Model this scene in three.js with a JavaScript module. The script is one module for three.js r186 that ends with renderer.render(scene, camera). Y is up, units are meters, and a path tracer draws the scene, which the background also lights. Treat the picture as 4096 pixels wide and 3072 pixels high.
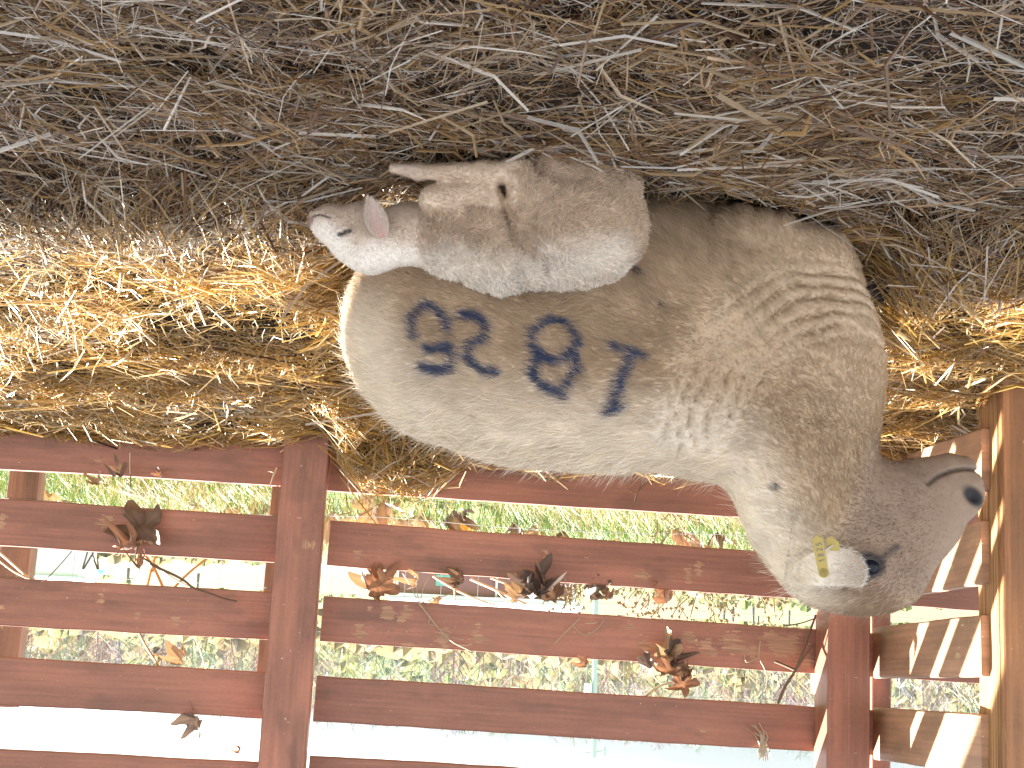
import * as THREE from 'three';
import { mergeGeometries } from 'three/addons/utils/BufferGeometryUtils.js';

// ---------------------------------------------------------------- camera, sky, sun, exposure
const scene = new THREE.Scene();
const camera = new THREE.PerspectiveCamera(29.2, 4 / 3, 0.05, 9000);
camera.position.set(0, 0.96, 0);
camera.rotation.order = 'YXZ';
camera.rotation.set(-11.54 * Math.PI / 180, 0, Math.PI + 0.05);      // the phone was held upside down
camera.updateMatrixWorld(true);
scene.add(camera);

const SUN = new THREE.Vector3(1.2, 1.05, -1.0).normalize();
{
  const w = 256, h = 128, data = new Float32Array(w * h * 4);
  for (let j = 0; j < h; j++) for (let i = 0; i < w; i++) {
    const el = ((j + 0.5) / h - 0.5) * Math.PI, az = ((i + 0.5) / w - 0.5) * 2 * Math.PI;
    const d = new THREE.Vector3(Math.cos(az) * Math.cos(el), Math.sin(el), Math.sin(az) * Math.cos(el));
    const y = Math.max(0, d.y), k = Math.pow(1 - y, 2.5), c = Math.max(0, d.dot(SUN));
    const glow = 0.55 * Math.pow(c, 6) + 0.5 * Math.pow(c, 40);
    const o = (j * w + i) * 4;
    data[o] = 0.205 + 0.12 * k + glow * 0.5;
    data[o + 1] = 0.215 + 0.12 * k + glow * 0.48;
    data[o + 2] = 0.245 + 0.105 * k + glow * 0.44;
    data[o + 3] = 1;
  }
  const sky = new THREE.DataTexture(data, w, h, THREE.RGBAFormat, THREE.FloatType);
  sky.mapping = THREE.EquirectangularReflectionMapping;
  sky.magFilter = THREE.LinearFilter; sky.needsUpdate = true;
  scene.background = sky; scene.environment = sky;
}
const sun = new THREE.DirectionalLight(new THREE.Color(1, 0.93, 0.8), 5.0);
sun.target.position.set(0, 0, -3); sun.position.copy(SUN).multiplyScalar(30).add(sun.target.position);
sun.castShadow = true; sun.shadow.mapSize.set(4096, 4096);
Object.assign(sun.shadow.camera, { left: -8, right: 8, top: 8, bottom: -8, near: 1, far: 80 });
sun.shadow.radius = 1.4;
scene.add(sun, sun.target);
const renderer = new THREE.WebGLRenderer({ antialias: true });
renderer.setSize(1024, 768);
renderer.shadowMap.enabled = true;
renderer.toneMapping = THREE.LinearToneMapping;
renderer.toneMappingExposure = 9.2;
scene.fog = new THREE.FogExp2(new THREE.Color(0.62, 0.84, 1.0), 0.00004);

// ---------------------------------------------------------------- helpers
function rng(a) { return () => { a |= 0; a = a + 0x6D2B79F5 | 0; let t = Math.imul(a ^ a >>> 15, 1 | a); t = t + Math.imul(t ^ t >>> 7, 61 | t) ^ t; return ((t ^ t >>> 14) >>> 0) / 4294967296; }; }
const V = (x, y, z) => new THREE.Vector3(x, y, z);
const clamp = THREE.MathUtils.clamp, lerp = THREE.MathUtils.lerp;
const sstep = (a, b, x) => { const t = clamp((x - a) / (b - a), 0, 1); return t * t * (3 - 2 * t); };
function hash3(i, j, k) { let h = Math.imul(i, 374761393) ^ Math.imul(j, 668265263) ^ Math.imul(k, 1274126177); h = Math.imul(h ^ h >>> 13, 1274126177); return ((h ^ h >>> 16) >>> 0) / 4294967296; }
function noise3(x, y, z) {
  const i = Math.floor(x), j = Math.floor(y), k = Math.floor(z); let u = x - i, v = y - j, w = z - k;
  u = u * u * (3 - 2 * u); v = v * v * (3 - 2 * v); w = w * w * (3 - 2 * w);
  const a = lerp(lerp(hash3(i, j, k), hash3(i + 1, j, k), u), lerp(hash3(i, j + 1, k), hash3(i + 1, j + 1, k), u), v);
  const b = lerp(lerp(hash3(i, j, k + 1), hash3(i + 1, j, k + 1), u), lerp(hash3(i, j + 1, k + 1), hash3(i + 1, j + 1, k + 1), u), v);
  return lerp(a, b, w);
}
const fbm = (x, y, z, n = 4) => { let s = 0, a = 0.5, t = 0; for (let i = 0; i < n; i++) { s += a * noise3(x, y, z); t += a; a *= 0.5; x = x * 2.03 + 7.1; y = y * 2.03 + 3.7; z = z * 2.03 + 1.3; } return s / t; };
// where things stand was measured on the photograph (2212 x 1659): a sight line, met with a plane of the place
const FOCAL = 3184, EYE = camera.position.clone();
const ray = (px, py) => V((px - 1106) / FOCAL, (829.5 - py) / FOCAL, -1).applyQuaternion(camera.quaternion);
function onPlane(px, py, point, normal) { const d = ray(px, py); return EYE.clone().addScaledVector(d, point.clone().sub(EYE).dot(normal) / d.dot(normal)); }
const atZ = (px, py, z) => { const d = ray(px, py); return EYE.clone().addScaledVector(d, (z - EYE.z) / d.z); };
const numbers = new Map();
function numbered(name) { const n = numbers.get(name) ?? 0; numbers.set(name, n + 1); return n ? name + '_' + String(n).padStart(3, '0') : name; }
function tag(o, label, category, group) { o.userData.label = label; o.userData.category = category; if (group) o.userData.group = group; return o; }
function thing(name, label, category, pos = [0, 0, 0], group) { const o = new THREE.Group(); o.name = numbered(name); o.position.set(...pos); tag(o, label, category, group); scene.add(o); return o; }
function mesh(name, geo, mat, parent) {
  const m = new THREE.Mesh(geo, mat); m.castShadow = m.receiveShadow = true;
  if (parent) { const same = parent.children.filter((c) => c.name.replace(/_\d{3}$/, '') === name).length; m.name = same ? name + '_' + String(same).padStart(3, '0') : name; parent.add(m); } else { m.name = numbered(name); scene.add(m); }
  return m;
}
function structure(name, geo, mat) { const m = mesh(name, geo, mat); m.userData.kind = 'structure'; return m; }
function instanced(name, geo, mat, count, parent) {
  const m = new THREE.InstancedMesh(geo, mat, count); m.castShadow = m.receiveShadow = true;
  const same = parent ? parent.children.filter((c) => c.name.replace(/_\d{3}$/, '') === name).length : 0;
  m.name = parent ? (same ? name + '_' + String(same).padStart(3, '0') : name) : numbered(name);
  m.userData.kind = 'stuff'; (parent ?? scene).add(m); return m;
}
function geo(pos, idx, uv, col) {
  const g = new THREE.BufferGeometry();
  g.setAttribute('position', new THREE.Float32BufferAttribute(pos, 3));
  if (uv) g.setAttribute('uv', new THREE.Float32BufferAttribute(uv, 2));
  if (col) g.setAttribute('color', new THREE.Float32BufferAttribute(col, 3));
  if (idx) g.setIndex(idx);
  g.computeVertexNormals(); return g;
}
function pixels(w, h, fn, srgb) {                                     // a texture computed pixel by pixel; fn returns 0..1 values
  const data = new Uint8Array(w * h * 4);
  for (let j = 0; j < h; j++) for (let i = 0; i < w; i++) { const c = fn(i / w, j / h), o = (j * w + i) * 4; for (let k = 0; k < 3; k++) data[o + k] = clamp(Math.round((Array.isArray(c) ? c[k] : c) * 255), 0, 255); data[o + 3] = 255; }
  const t = new THREE.DataTexture(data, w, h); t.wrapS = t.wrapT = THREE.RepeatWrapping; t.magFilter = THREE.LinearFilter; t.minFilter = THREE.LinearMipmapLinearFilter; t.generateMipmaps = true;
  if (srgb) t.colorSpace = THREE.SRGBColorSpace; t.needsUpdate = true; return t;
}
const std = (o) => new THREE.MeshStandardMaterial(o);
const rgb = (r, g, b) => new THREE.Color().setRGB(r, g, b);
function tube(points, r0, r1, sides = 5, seg) {
  const c = new THREE.CatmullRomCurve3(points), n = seg ?? Math.max(2, points.length * 3);
  const g = new THREE.TubeGeometry(c, n, 1, sides, false), p = g.attributes.position, at = new THREE.Vector3();
  for (let i = 0; i <= n; i++) { c.getPointAt(i / n, at); const r = lerp(r0, r1, i / n); for (let k = 0; k <= sides; k++) { const q = i * (sides + 1) + k; p.setXYZ(q, at.x + (p.getX(q) - at.x) * r, at.y + (p.getY(q) - at.y) * r, at.z + (p.getZ(q) - at.z) * r); } }
  g.computeVertexNormals(); return g;
}

// ---------------------------------------------------------------- ground, field, hills
function land(x, z) {
  const d = -z + 0.12 * x * 0;
  let y = 0;
  if (d > 9) y = -(Math.min(d, 60) - 9) * 0.082;
  if (d > 60) y -= 1.25 * (1 - Math.exp(-(d - 60) / 32));
  if (d > 165) y += (Math.min(d, 420) - 165) * 0.05 * sstep(165, 230, d) + (fbm(x * 0.012, z * 0.012, 3) - 0.5) * 7 * sstep(170, 260, d) - 0.012 * x * sstep(170, 300, d);
  if (d > 420) y -= (d - 420) * 0.02;
  y += (fbm(x * 0.05, z * 0.05, 9) - 0.5) * 0.5 * sstep(12, 30, d) + (fbm(x * 1.3, z * 1.3, 5) - 0.5) * 0.07 * sstep(4.7, 6, d);
  return y;
}
const inside = (x, z) => x > -1.5 && x < 5 && z > -4.6 && z < 3;
{
  const zs = [], xs = [];
  for (let i = 0; i <= 150; i++) zs.push(12 - 12 - (Math.pow(i / 150, 3.4) * 896 + i * 0.06) + 8);
  for (let i = -110; i <= 110; i++) xs.push(Math.sign(i) * Math.pow(Math.abs(i) / 110, 2.6) * 700 + i * 0.03);
  const pos = [], uv = [], idx = [], col = [];
  for (const z of zs) for (const x of xs) {
    pos.push(x, land(x, z) - (z > -4.7 ? 0.2 : 0), z); uv.push(x, z);
    const d = -z, n = fbm(x * 0.09, z * 0.09, 2), n2 = fbm(x * 0.9, z * 0.9, 12);
    const green = [0.07, 0.115, 0.022], tan = [0.085, 0.072, 0.028], pale = [0.30, 0.285, 0.25], wood = [0.18, 0.165, 0.10];
    let c = green.map((g, k) => lerp(g, tan[k], sstep(0.5, 0.75, n2) * 0.6));
    const t = sstep(66, 74, d + (n - 0.5) * 8); c = c.map((g, k) => lerp(g, tan[k] * (0.75 + 0.5 * n), t));
    const g2 = sstep(0.52, 0.66, n) * sstep(80, 90, d) * (1 - sstep(120, 150, d)); c = c.map((g, k) => lerp(g, green[k] * 1.5, g2 * 0.7));
    const road = Math.exp(-(((d - 76 - x * 0.28) / 2.6) ** 2)); c = c.map((g, k) => lerp(g, pale[k], road));
    const bounceYard = sstep(-0.5, -2, d); c = c.map((g, k) => lerp(g, pale[k], bounceYard));  // unseen pale ground behind the camera, added to bounce light into the pen
    const w = sstep(135, 165, d); c = c.map((g, k) => lerp(g, wood[k] * (0.7 + 0.6 * n), w));
    col.push(...c);
  }
  for (let j = 0; j < zs.length - 1; j++) for (let i = 0; i < xs.length - 1; i++) { const a = j * xs.length + i, b = a + 1, c = a + xs.length, e = c + 1; idx.push(a, b, c, b, e, c); }
  const speck = pixels(512, 512, (u, v) => { const s = 0.62 + 0.5 * fbm(u * 40, v * 40, 1, 3) * 0.8; return [s, s, s * 0.95]; });
  const m = std({ vertexColors: true, map: speck, roughness: 1, side: THREE.DoubleSide });
  structure('ground', geo(pos, idx, uv, col), m);
}
{ // the mountain across the valley, some blue haze painted into its colour
  const pos = [], idx = [], col = [], nx = 90, nz = 14;
  for (let j = 0; j <= nz; j++) for (let i = 0; i <= nx; i++) {
    const x = -2600 + i * 58, t = j / nz, ridge = 131 - 0.05 * x - 0.00009 * Math.max(0, x) ** 2 + 7 * (fbm(x * 0.0016, 4, 4) - 0.5) * 2 + 7 * (fbm(x * 0.012, 1, 8, 3) - 0.5);
    const y = -60 + (Math.max(14, ridge) + 60) * Math.sin(t * Math.PI / 2) + (t > 0.05 && t < 0.95 ? (fbm(x * 0.006, j * 0.5, 2) - 0.5) * 18 : 0);
    pos.push(x, y, -1900 - t * 700);
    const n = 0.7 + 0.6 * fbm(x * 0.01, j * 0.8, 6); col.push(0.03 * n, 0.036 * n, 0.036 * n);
  }
  for (let j = 0; j < nz; j++) for (let i = 0; i < nx; i++) { const a = j * (nx + 1) + i; idx.push(a, a + 1, a + nx + 1, a + 1, a + nx + 2, a + nx + 1); }
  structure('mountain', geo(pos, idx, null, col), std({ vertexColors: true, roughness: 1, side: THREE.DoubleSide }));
}

// ---------------------------------------------------------------- painted timber
const R0 = rng(11);
function paintTexture(seed, chips) {                                   // 2.6 m x 0.2 m of red barn paint; chips = [x0..1, y0..1, rx, ry, amount]
  const w = 1536, h = 144;
  return pixels(w, h, (u, v) => {
    const x = u * 2.6, y = v * 0.2;
    const grain = fbm(x * 5 + seed, y * 170, seed, 3), blotch = fbm(x * 4, y * 14, seed + 3, 4), fine = noise3(x * 160, y * 260, seed);
    let k = 0.86 + 0.36 * (blotch - 0.5) + 0.2 * (grain - 0.5) + 0.05 * (fine - 0.5);
    let c = [0.665 * k, 0.44 * k, 0.355 * k];
    const dirt = sstep(0.6, 0.78, fbm(x * 9, y * 22, seed + 9, 4)) * 0.25; c = c.map((q, i) => lerp(q, [0.34, 0.25, 0.2][i], dirt));
    let bare = 0;
    for (const [cx, cy, rx, ry, a] of chips) {
      const e = Math.hypot((u - cx) / rx, (v - cy) / ry); if (e > 1.3) continue;
      const q = fbm(x * 45 + cx * 91, y * 45 * 3.2, seed + cy * 50, 3), slit = noise3(x * 26, y * 330, seed + 5);
      if (q * 0.72 + slit * 0.42 + (1 - e) * 0.5 * a > 0.83) bare = 1;
    }
    if (bare) { const wq = 0.75 + 0.5 * fbm(x * 12, y * 260, seed + 7, 3); c = [0.62 * wq, 0.47 * wq, 0.36 * wq]; }
    if (noise3(x * 90, y * 90, seed + 21) > 0.98) c = [0.72, 0.64, 0.58];
    return c;
  }, true);
}
function randomChips(seed, n, sc = 1) { const r = rng(seed), o = []; for (let i = 0; i < n; i++) o.push([r(), 0.25 + r() * 0.45, (0.006 + r() * 0.012) * sc, (0.10 + r() * 0.16) * sc, 1]); return o; }
const bumpWood = pixels(1024, 128, (u, v) => 0.5 + 0.4 * (fbm(u * 12, v * 40, 3, 4) - 0.5) + 0.15 * (noise3(u * 400, v * 90, 4) - 0.5));
bumpWood.repeat.set(1 / 2.6, 1 / 0.2);
const wood = (map, o = {}) => { map.wrapS = THREE.MirroredRepeatWrapping; map.repeat.set(1 / 2.6, 1 / 0.2); return std({ map, roughness: 0.5, bumpMap: bumpWood, bumpScale: 0.0012, ...o }); };
const paintPlain = wood(paintTexture(3, randomChips(31, 2, 0.6)));
const paintSome = wood(paintTexture(17, randomChips(32, 11, 0.8)));
const paintWorn = wood(paintTexture(29, [...randomChips(33, 22, 0.8), [0.387, 0.42, 0.036, 0.28, 1.5], [0.445, 0.45, 0.024, 0.26, 1.2], [0.478, 0.5, 0.012, 0.2, 1], [0.50, 0.45, 0.012, 0.2, 1], [0.857, 0.36, 0.014, 0.13, 1.5], [0.83, 0.84, 0.022, 0.07, 2.2], [0.61, 0.86, 0.034, 0.06, 2.2]]));
const paintOrange = wood(paintTexture(47, randomChips(35, 6)), { color: rgb(1.1, 1.12, 0.62) });
const paintPost = wood(paintTexture(41, randomChips(34, 4)));
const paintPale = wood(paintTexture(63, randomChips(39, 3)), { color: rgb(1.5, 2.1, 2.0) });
const tanWood = wood(pixels(1024, 128, (u, v) => { const g = fbm(u * 5, v * 60, 8, 4), k = 0.75 + 0.5 * g, s = sstep(0.62, 0.7, noise3(u * 6, v * 90, 2)) * 0.25; return [0.66 * k - s, 0.50 * k - s, 0.33 * k - s]; }, true), { roughness: 0.75, bumpScale: 0.003 });
const paintEdge = wood(paintTexture(55, randomChips(37, 12)), { color: rgb(1.5, 1.45, 1.4) });
function plank(L, H, T, seed, segs, shift) {                                  // a sawn board: chamfered edges, slightly wandering
  const n = segs ?? Math.max(6, Math.ceil(L * 14)), c = 0.004;
  const prof = [[-T / 2 + c, -H / 2], [T / 2 - c, -H / 2], [T / 2, -H / 2 + c], [T / 2, H / 2 - c], [T / 2 - c, H / 2], [-T / 2 + c, H / 2], [-T / 2, H / 2 - c], [-T / 2, -H / 2 + c]];
  const pos = [], uv = [], idx = []; const off = shift ?? hash3(seed, 3, 1) * 2.6;
  for (let s = 0; s < 8; s++) {
    const a = prof[s], b = prof[(s + 1) % 8], base = pos.length / 3;
    for (let i = 0; i <= n; i++) for (const q of [a, b]) {
      const x = (i / n - 0.5) * L, w = (fbm(x * 2.5 + seed * 7.7, q[1] > 0 ? 4 : 9, seed) - 0.5) * 0.005 + (noise3(x * 14, seed, q[1] > 0 ? 1 : 2) - 0.5) * 0.0022, bow = (fbm(x * 0.8, seed, 2) - 0.5) * 0.008;
      pos.push(x, q[1] + w, q[0] + bow); uv.push(x + off, Math.abs(q[0]) > T / 2 - 0.001 || s === 2 || s === 6 ? q[1] + 0.1 : q[0] + 0.1);
    }
    for (let i = 0; i < n; i++) { const k = base + i * 2; idx.push(k, k + 2, k + 1, k + 1, k + 2, k + 3); }
  }
  for (const e of [0, n]) { const x = (e / n - 0.5) * L, base = pos.length / 3; for (const q of prof) { pos.push(x, q[1], q[0]); uv.push(q[0], q[1] + 0.1); } for (let k = 1; k < 7; k++) idx.push(...(e ? [base, base + k, base + k + 1] : [base, base + k + 1, base + k])); }
  return geo(pos, idx, uv);
}

// ---------------------------------------------------------------- the slatted back fence
const BF = { o: V(0, 0, -4.55), u: V(1, 0, 0.088).normalize() };
BF.n = V(-BF.u.z, 0, BF.u.x);                                          // towards the camera
const fence = thing('slatted_fence', 'red-brown slatted wooden fence along the back of the pen behind the ewe', 'fence', [0, 0, -4.55]);
fence.rotation.y = -Math.atan2(BF.u.z, BF.u.x);
const bf = (px, py, off = 0) => { const p = onPlane(px, py, BF.o.clone().addScaledVector(BF.n, off), BF.n); const q = p.clone().sub(BF.o); return [q.dot(BF.u), p.y]; };
let seed = 1; const _c = new THREE.Color();
function fenceBoard(parent, uv, a0, a1, b0, b1, mat, T = 0.032, grow = 0, shift) {       // a0,a1: lower and upper corner at one end; b0,b1 at the other
  const A = [(a0[0] + a1[0]) / 2, (a0[1] + a1[1]) / 2], B = [(b0[0] + b1[0]) / 2, (b0[1] + b1[1]) / 2];
  const H = (Math.hypot(a1[0] - a0[0], a1[1] - a0[1]) + Math.hypot(b1[0] - b0[0], b1[1] - b0[1])) / 2, L = Math.hypot(B[0] - A[0], B[1] - A[1]) + grow;
  const m = mesh('board', plank(L, H, T, ++seed, undefined, shift), mat, parent);
  const ang = A[0] < B[0] ? Math.atan2(B[1] - A[1], B[0] - A[0]) : Math.atan2(A[1] - B[1], A[0] - B[0]);
  m.position.set((A[0] + B[0]) / 2, (A[1] + B[1]) / 2, -T / 2 - 0.002); m.rotation.z = ang; return m;
}
// photo x, lower edge y, upper edge y at both ends of every board (the photo is upside down: larger y stands higher)
const midBoards = [[1060, 1800, 1901, 2250, 1886, 1979, paintPlain], [710, 960, 1059, 2250, 1062, 1158, paintPlain], [710, 1125, 1220, 2250, 1233, 1330, paintSome], [695, 1287, 1385, 2250, 1391, 1486, paintWorn], [680, 1458, 1560, 2250, 1558, 1652, paintPlain], [665, 1630, 1733, 2250, 1722, 1815, paintPlain]];  // first board is unseen, added short to throw shadow stripes on the side fence
for (const [x0, a, b, x1, c, d, m] of midBoards) fenceBoard(fence, 0, bf(x0, a), bf(x0, b), bf(x1, c), bf(x1, d), m, 0.032, 0, m === paintWorn ? 1.3 : undefined);
const leftBoards = [[620, 955, 1050, -330, 895, 990, paintPlain], [605, 1115, 1214, -330, 1056, 1158, paintSome], [592, 1280, 1381, -330, 1227, 1336, paintSome], [572, 1451, 1551, -330, 1401, 1506, paintPlain], [557, 1646, 1750, -330, 1602, 1706, paintPlain]];
for (const [x0, a, b, x1, c, d, m] of leftBoards) fenceBoard(fence, 0, bf(x0, a), bf(x0, b), bf(x1, c), bf(x1, d), m, 0.032, 0.04);
function post(parent, pA, pB, w, dep, z0, mat, y0, y1) {               // pA, pB: two points of its centre line on its front face
  const k = (pB[0] - pA[0]) / (pB[1] - pA[1]); const X = (y) => pA[0] + (y - pA[1]) * k;
  const L = y1 - y0, m = mesh('post', plank(L, w, dep, ++seed, 24), mat, parent);
  m.position.set(X((y0 + y1) / 2), (y0 + y1) / 2, z0 - dep / 2); m.rotation.z = Math.PI / 2 - Math.atan(k); return m;
}
post(fence, bf(664, 947, 0.135), bf(607.5, 1659, 0.135), 0.134, 0.133, 0.135, paintPost, -0.1, 1.62);
post(fence, bf(1835, 1340, 0.135), bf(1832, 1659, 0.135), 0.132, 0.133, 0.135, paintPost, -0.1, 1.62);
post(fence, bf(1899, 1340, -0.06), bf(1899, 1659, -0.06), 0.06, 0.06, -0.036, paintPost, -0.1, 1.5);

// ---------------------------------------------------------------- the slatted side fence and its thick front post
const SF = { o: bf3(1886, 1400), u: V(-0.088, 0, 1).normalize() };
function bf3(px, py) { return onPlane(px, py, BF.o, BF.n).setY(0); }
SF.n = V(1, 0, 0.088).normalize();
const side = thing('slatted_fence', 'red-brown slatted side fence with sunlit stripes beside the ewe\'s muzzle', 'fence', [SF.o.x, 0, SF.o.z]);
side.rotation.y = Math.atan2(SF.n.x, SF.n.z);                           // local +z faces the pen, local +x runs away from the camera
const sfu = V(1, 0, 0).applyQuaternion(side.quaternion.setFromEuler(side.rotation));
const sf = (px, py) => { const p = onPlane(px, py, SF.o, SF.n); return [p.clone().sub(SF.o).dot(sfu), p.y]; };
const sideBoards = [[1895, 1000, 1110, 2110, 928, 1062], [1895, 1186, 1298, 2110, 1127, 1262], [1895, 1357, 1462, 2110, 1327, 1463], [1895, 1528, 1640, 2110, 1542, 1676]];
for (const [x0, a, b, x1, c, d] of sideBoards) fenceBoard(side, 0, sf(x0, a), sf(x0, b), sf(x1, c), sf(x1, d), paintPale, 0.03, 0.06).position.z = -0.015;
{
  const zf = -3.72, f = atZ(2160, 950, zf), t = atZ(2167, 1659, zf), w = 0.24, k = (t.x - f.x) / (t.y - f.y);
  side.updateMatrixWorld(true);
  for (const [name, dep, z, inset, mat] of [['post', 0.16, zf - 0.112, 0, tanWood], ['face_board', 0.03, zf - 0.015, 0.002, paintOrange]]) {
    const m = mesh(name, plank(2.7, w, dep, 77 + dep * 100, 30), mat, side), y = 1.0, x = f.x + (y - f.y) * k - w / 2 - inset - 0.004;
    m.position.copy(side.worldToLocal(V(x, y, z)));
    m.quaternion.copy(side.quaternion.clone().invert().multiply(new THREE.Quaternion().setFromEuler(new THREE.Euler(0, 0, Math.PI / 2 - Math.atan(k)))));
  }
}
{ // the roof of the shelter, out of the picture, throws the shade
  const g = new THREE.BoxGeometry(11, 0.08, 4.1); g.rotateX(-0.06);
  const r = structure('roof', g, std({ color: rgb(0.22, 0.17, 0.13), roughness: 0.9 })); r.position.set(3.0, 2.90, -3.48);
}

// ---------------------------------------------------------------- signed distances of the animals
const sphereNoise = (x, y, z) => fbm(x, y, z, 3) - 0.5;
function chain(nodes, bones, z) {                                       // nodes: name -> [px, py, radius px, towards camera m, depth ratio]
  const at = {}; for (const [n, [px, py, r, dz = 0, k = 1]] of Object.entries(nodes)) { const p = atZ(px, py, z + dz), q = atZ(px + 1, py, z + dz); at[n] = { p, r: r * p.distanceTo(q), k }; }
  return bones.map(([a, b, sm = 0.04]) => { const A = at[a], B = at[b]; return { a: A.p, b: B.p, ra: A.r, rb: B.r, k: (A.k + B.k) / 2, sm }; });
}
function capsule(q, x, y, z) {
  const ik = 1 / q.k, ax = q.a.x, ay = q.a.y, az = q.a.z;
  const bx = q.b.x - ax, by = q.b.y - ay, bz = (q.b.z - az) * ik, px = x - ax, py = y - ay, pz = (z - az) * ik;
  const bb = bx * bx + by * by + bz * bz, h = bb > 1e-12 ? clamp((px * bx + py * by + pz * bz) / bb, 0, 1) : 0;
  const dx = px - bx * h, dy = py - by * h, dz = pz - bz * h;
  return Math.sqrt(dx * dx + dy * dy + dz * dz) - (q.ra + (q.rb - q.ra) * h);
}
const smin = (a, b, k) => { const h = Math.max(k - Math.abs(a - b), 0) / k; return Math.min(a, b) - h * h * k * 0.25; };
const smax = (a, b, k) => -smin(-a, -b, k);
function body(prims, x, y, z) { let d = 1e9; for (const q of prims) { const e = capsule(q, x, y, z); d = d > 1e8 ? e : (e > d + q.sm ? d : smin(d, e, q.sm)); } return d; }
function surfaceNet(f, lo, hi, cell) {                                  // a closed surface from a distance field
  const n = [0, 1, 2].map((i) => Math.ceil((hi[i] - lo[i]) / cell) + 1), [nx, ny, nz] = n, val = new Float32Array(nx * ny * nz);
  for (let k = 0, o = 0; k < nz; k++) for (let j = 0; j < ny; j++) for (let i = 0; i < nx; i++, o++) val[o] = f(lo[0] + i * cell, lo[1] + j * cell, lo[2] + k * cell);
  const at = new Int32Array(nx * ny * nz).fill(-1), pos = [], idx = [], off = [0, 1, nx, nx + 1, nx * ny, nx * ny + 1, nx * ny + nx, nx * ny + nx + 1];
  const edges = [[0, 1], [2, 3], [4, 5], [6, 7], [0, 2], [1, 3], [4, 6], [5, 7], [0, 4], [1, 5], [2, 6], [3, 7]];
  for (let k = 0; k < nz - 1; k++) for (let j = 0; j < ny - 1; j++) for (let i = 0; i < nx - 1; i++) {
    const o = i + nx * (j + ny * k); let m = 0; for (let c = 0; c < 8; c++) if (val[o + off[c]] < 0) m |= 1 << c;
    if (m === 0 || m === 255) continue;
    let x = 0, y = 0, z = 0, s = 0;
    for (const [a, b] of edges) { const va = val[o + off[a]], vb = val[o + off[b]]; if ((va < 0) === (vb < 0)) continue; const t = va / (va - vb); x += lerp(a & 1, b & 1, t); y += lerp(a >> 1 & 1, b >> 1 & 1, t); z += lerp(a >> 2, b >> 2, t); s++; }
    at[o] = pos.length / 3; pos.push(lo[0] + (i + x / s) * cell, lo[1] + (j + y / s) * cell, lo[2] + (k + z / s) * cell);
  }
  const quad = (a, b, c, d, flip) => { if (a < 0 || b < 0 || c < 0 || d < 0) return; if (flip) idx.push(a, c, b, b, c, d); else idx.push(a, b, c, b, d, c); };
  for (let k = 1; k < nz - 1; k++) for (let j = 1; j < ny - 1; j++) for (let i = 1; i < nx - 1; i++) {
    const o = i + nx * (j + ny * k), v = val[o] < 0;
    if (v !== val[o + 1] < 0) quad(at[o - nx - nx * ny], at[o - nx * ny], at[o - nx], at[o], !v);
    if (v !== val[o + nx] < 0) quad(at[o - 1 - nx * ny], at[o - nx * ny], at[o - 1], at[o], v);
    if (v !== val[o + nx * ny] < 0) quad(at[o - 1 - nx], at[o - nx], at[o - 1], at[o], !v);
  }
  return { pos, idx };
}
function gradient(f, p, e = 0.003) { return V(f(p.x + e, p.y, p.z) - f(p.x - e, p.y, p.z), f(p.x, p.y + e, p.z) - f(p.x, p.y - e, p.z), f(p.x, p.y, p.z + e) - f(p.x, p.y, p.z - e)).normalize(); }
function hit(f, px, py, from = 2.4) { const d = ray(px, py); let t = from; for (let i = 0; i < 200; i++) { const p = EYE.clone().addScaledVector(d, t), e = f(p.x, p.y, p.z); if (e < 0.0004) return p; t += Math.max(0.0004, e * 0.7); if (t > 5) break; } return null; }

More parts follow.
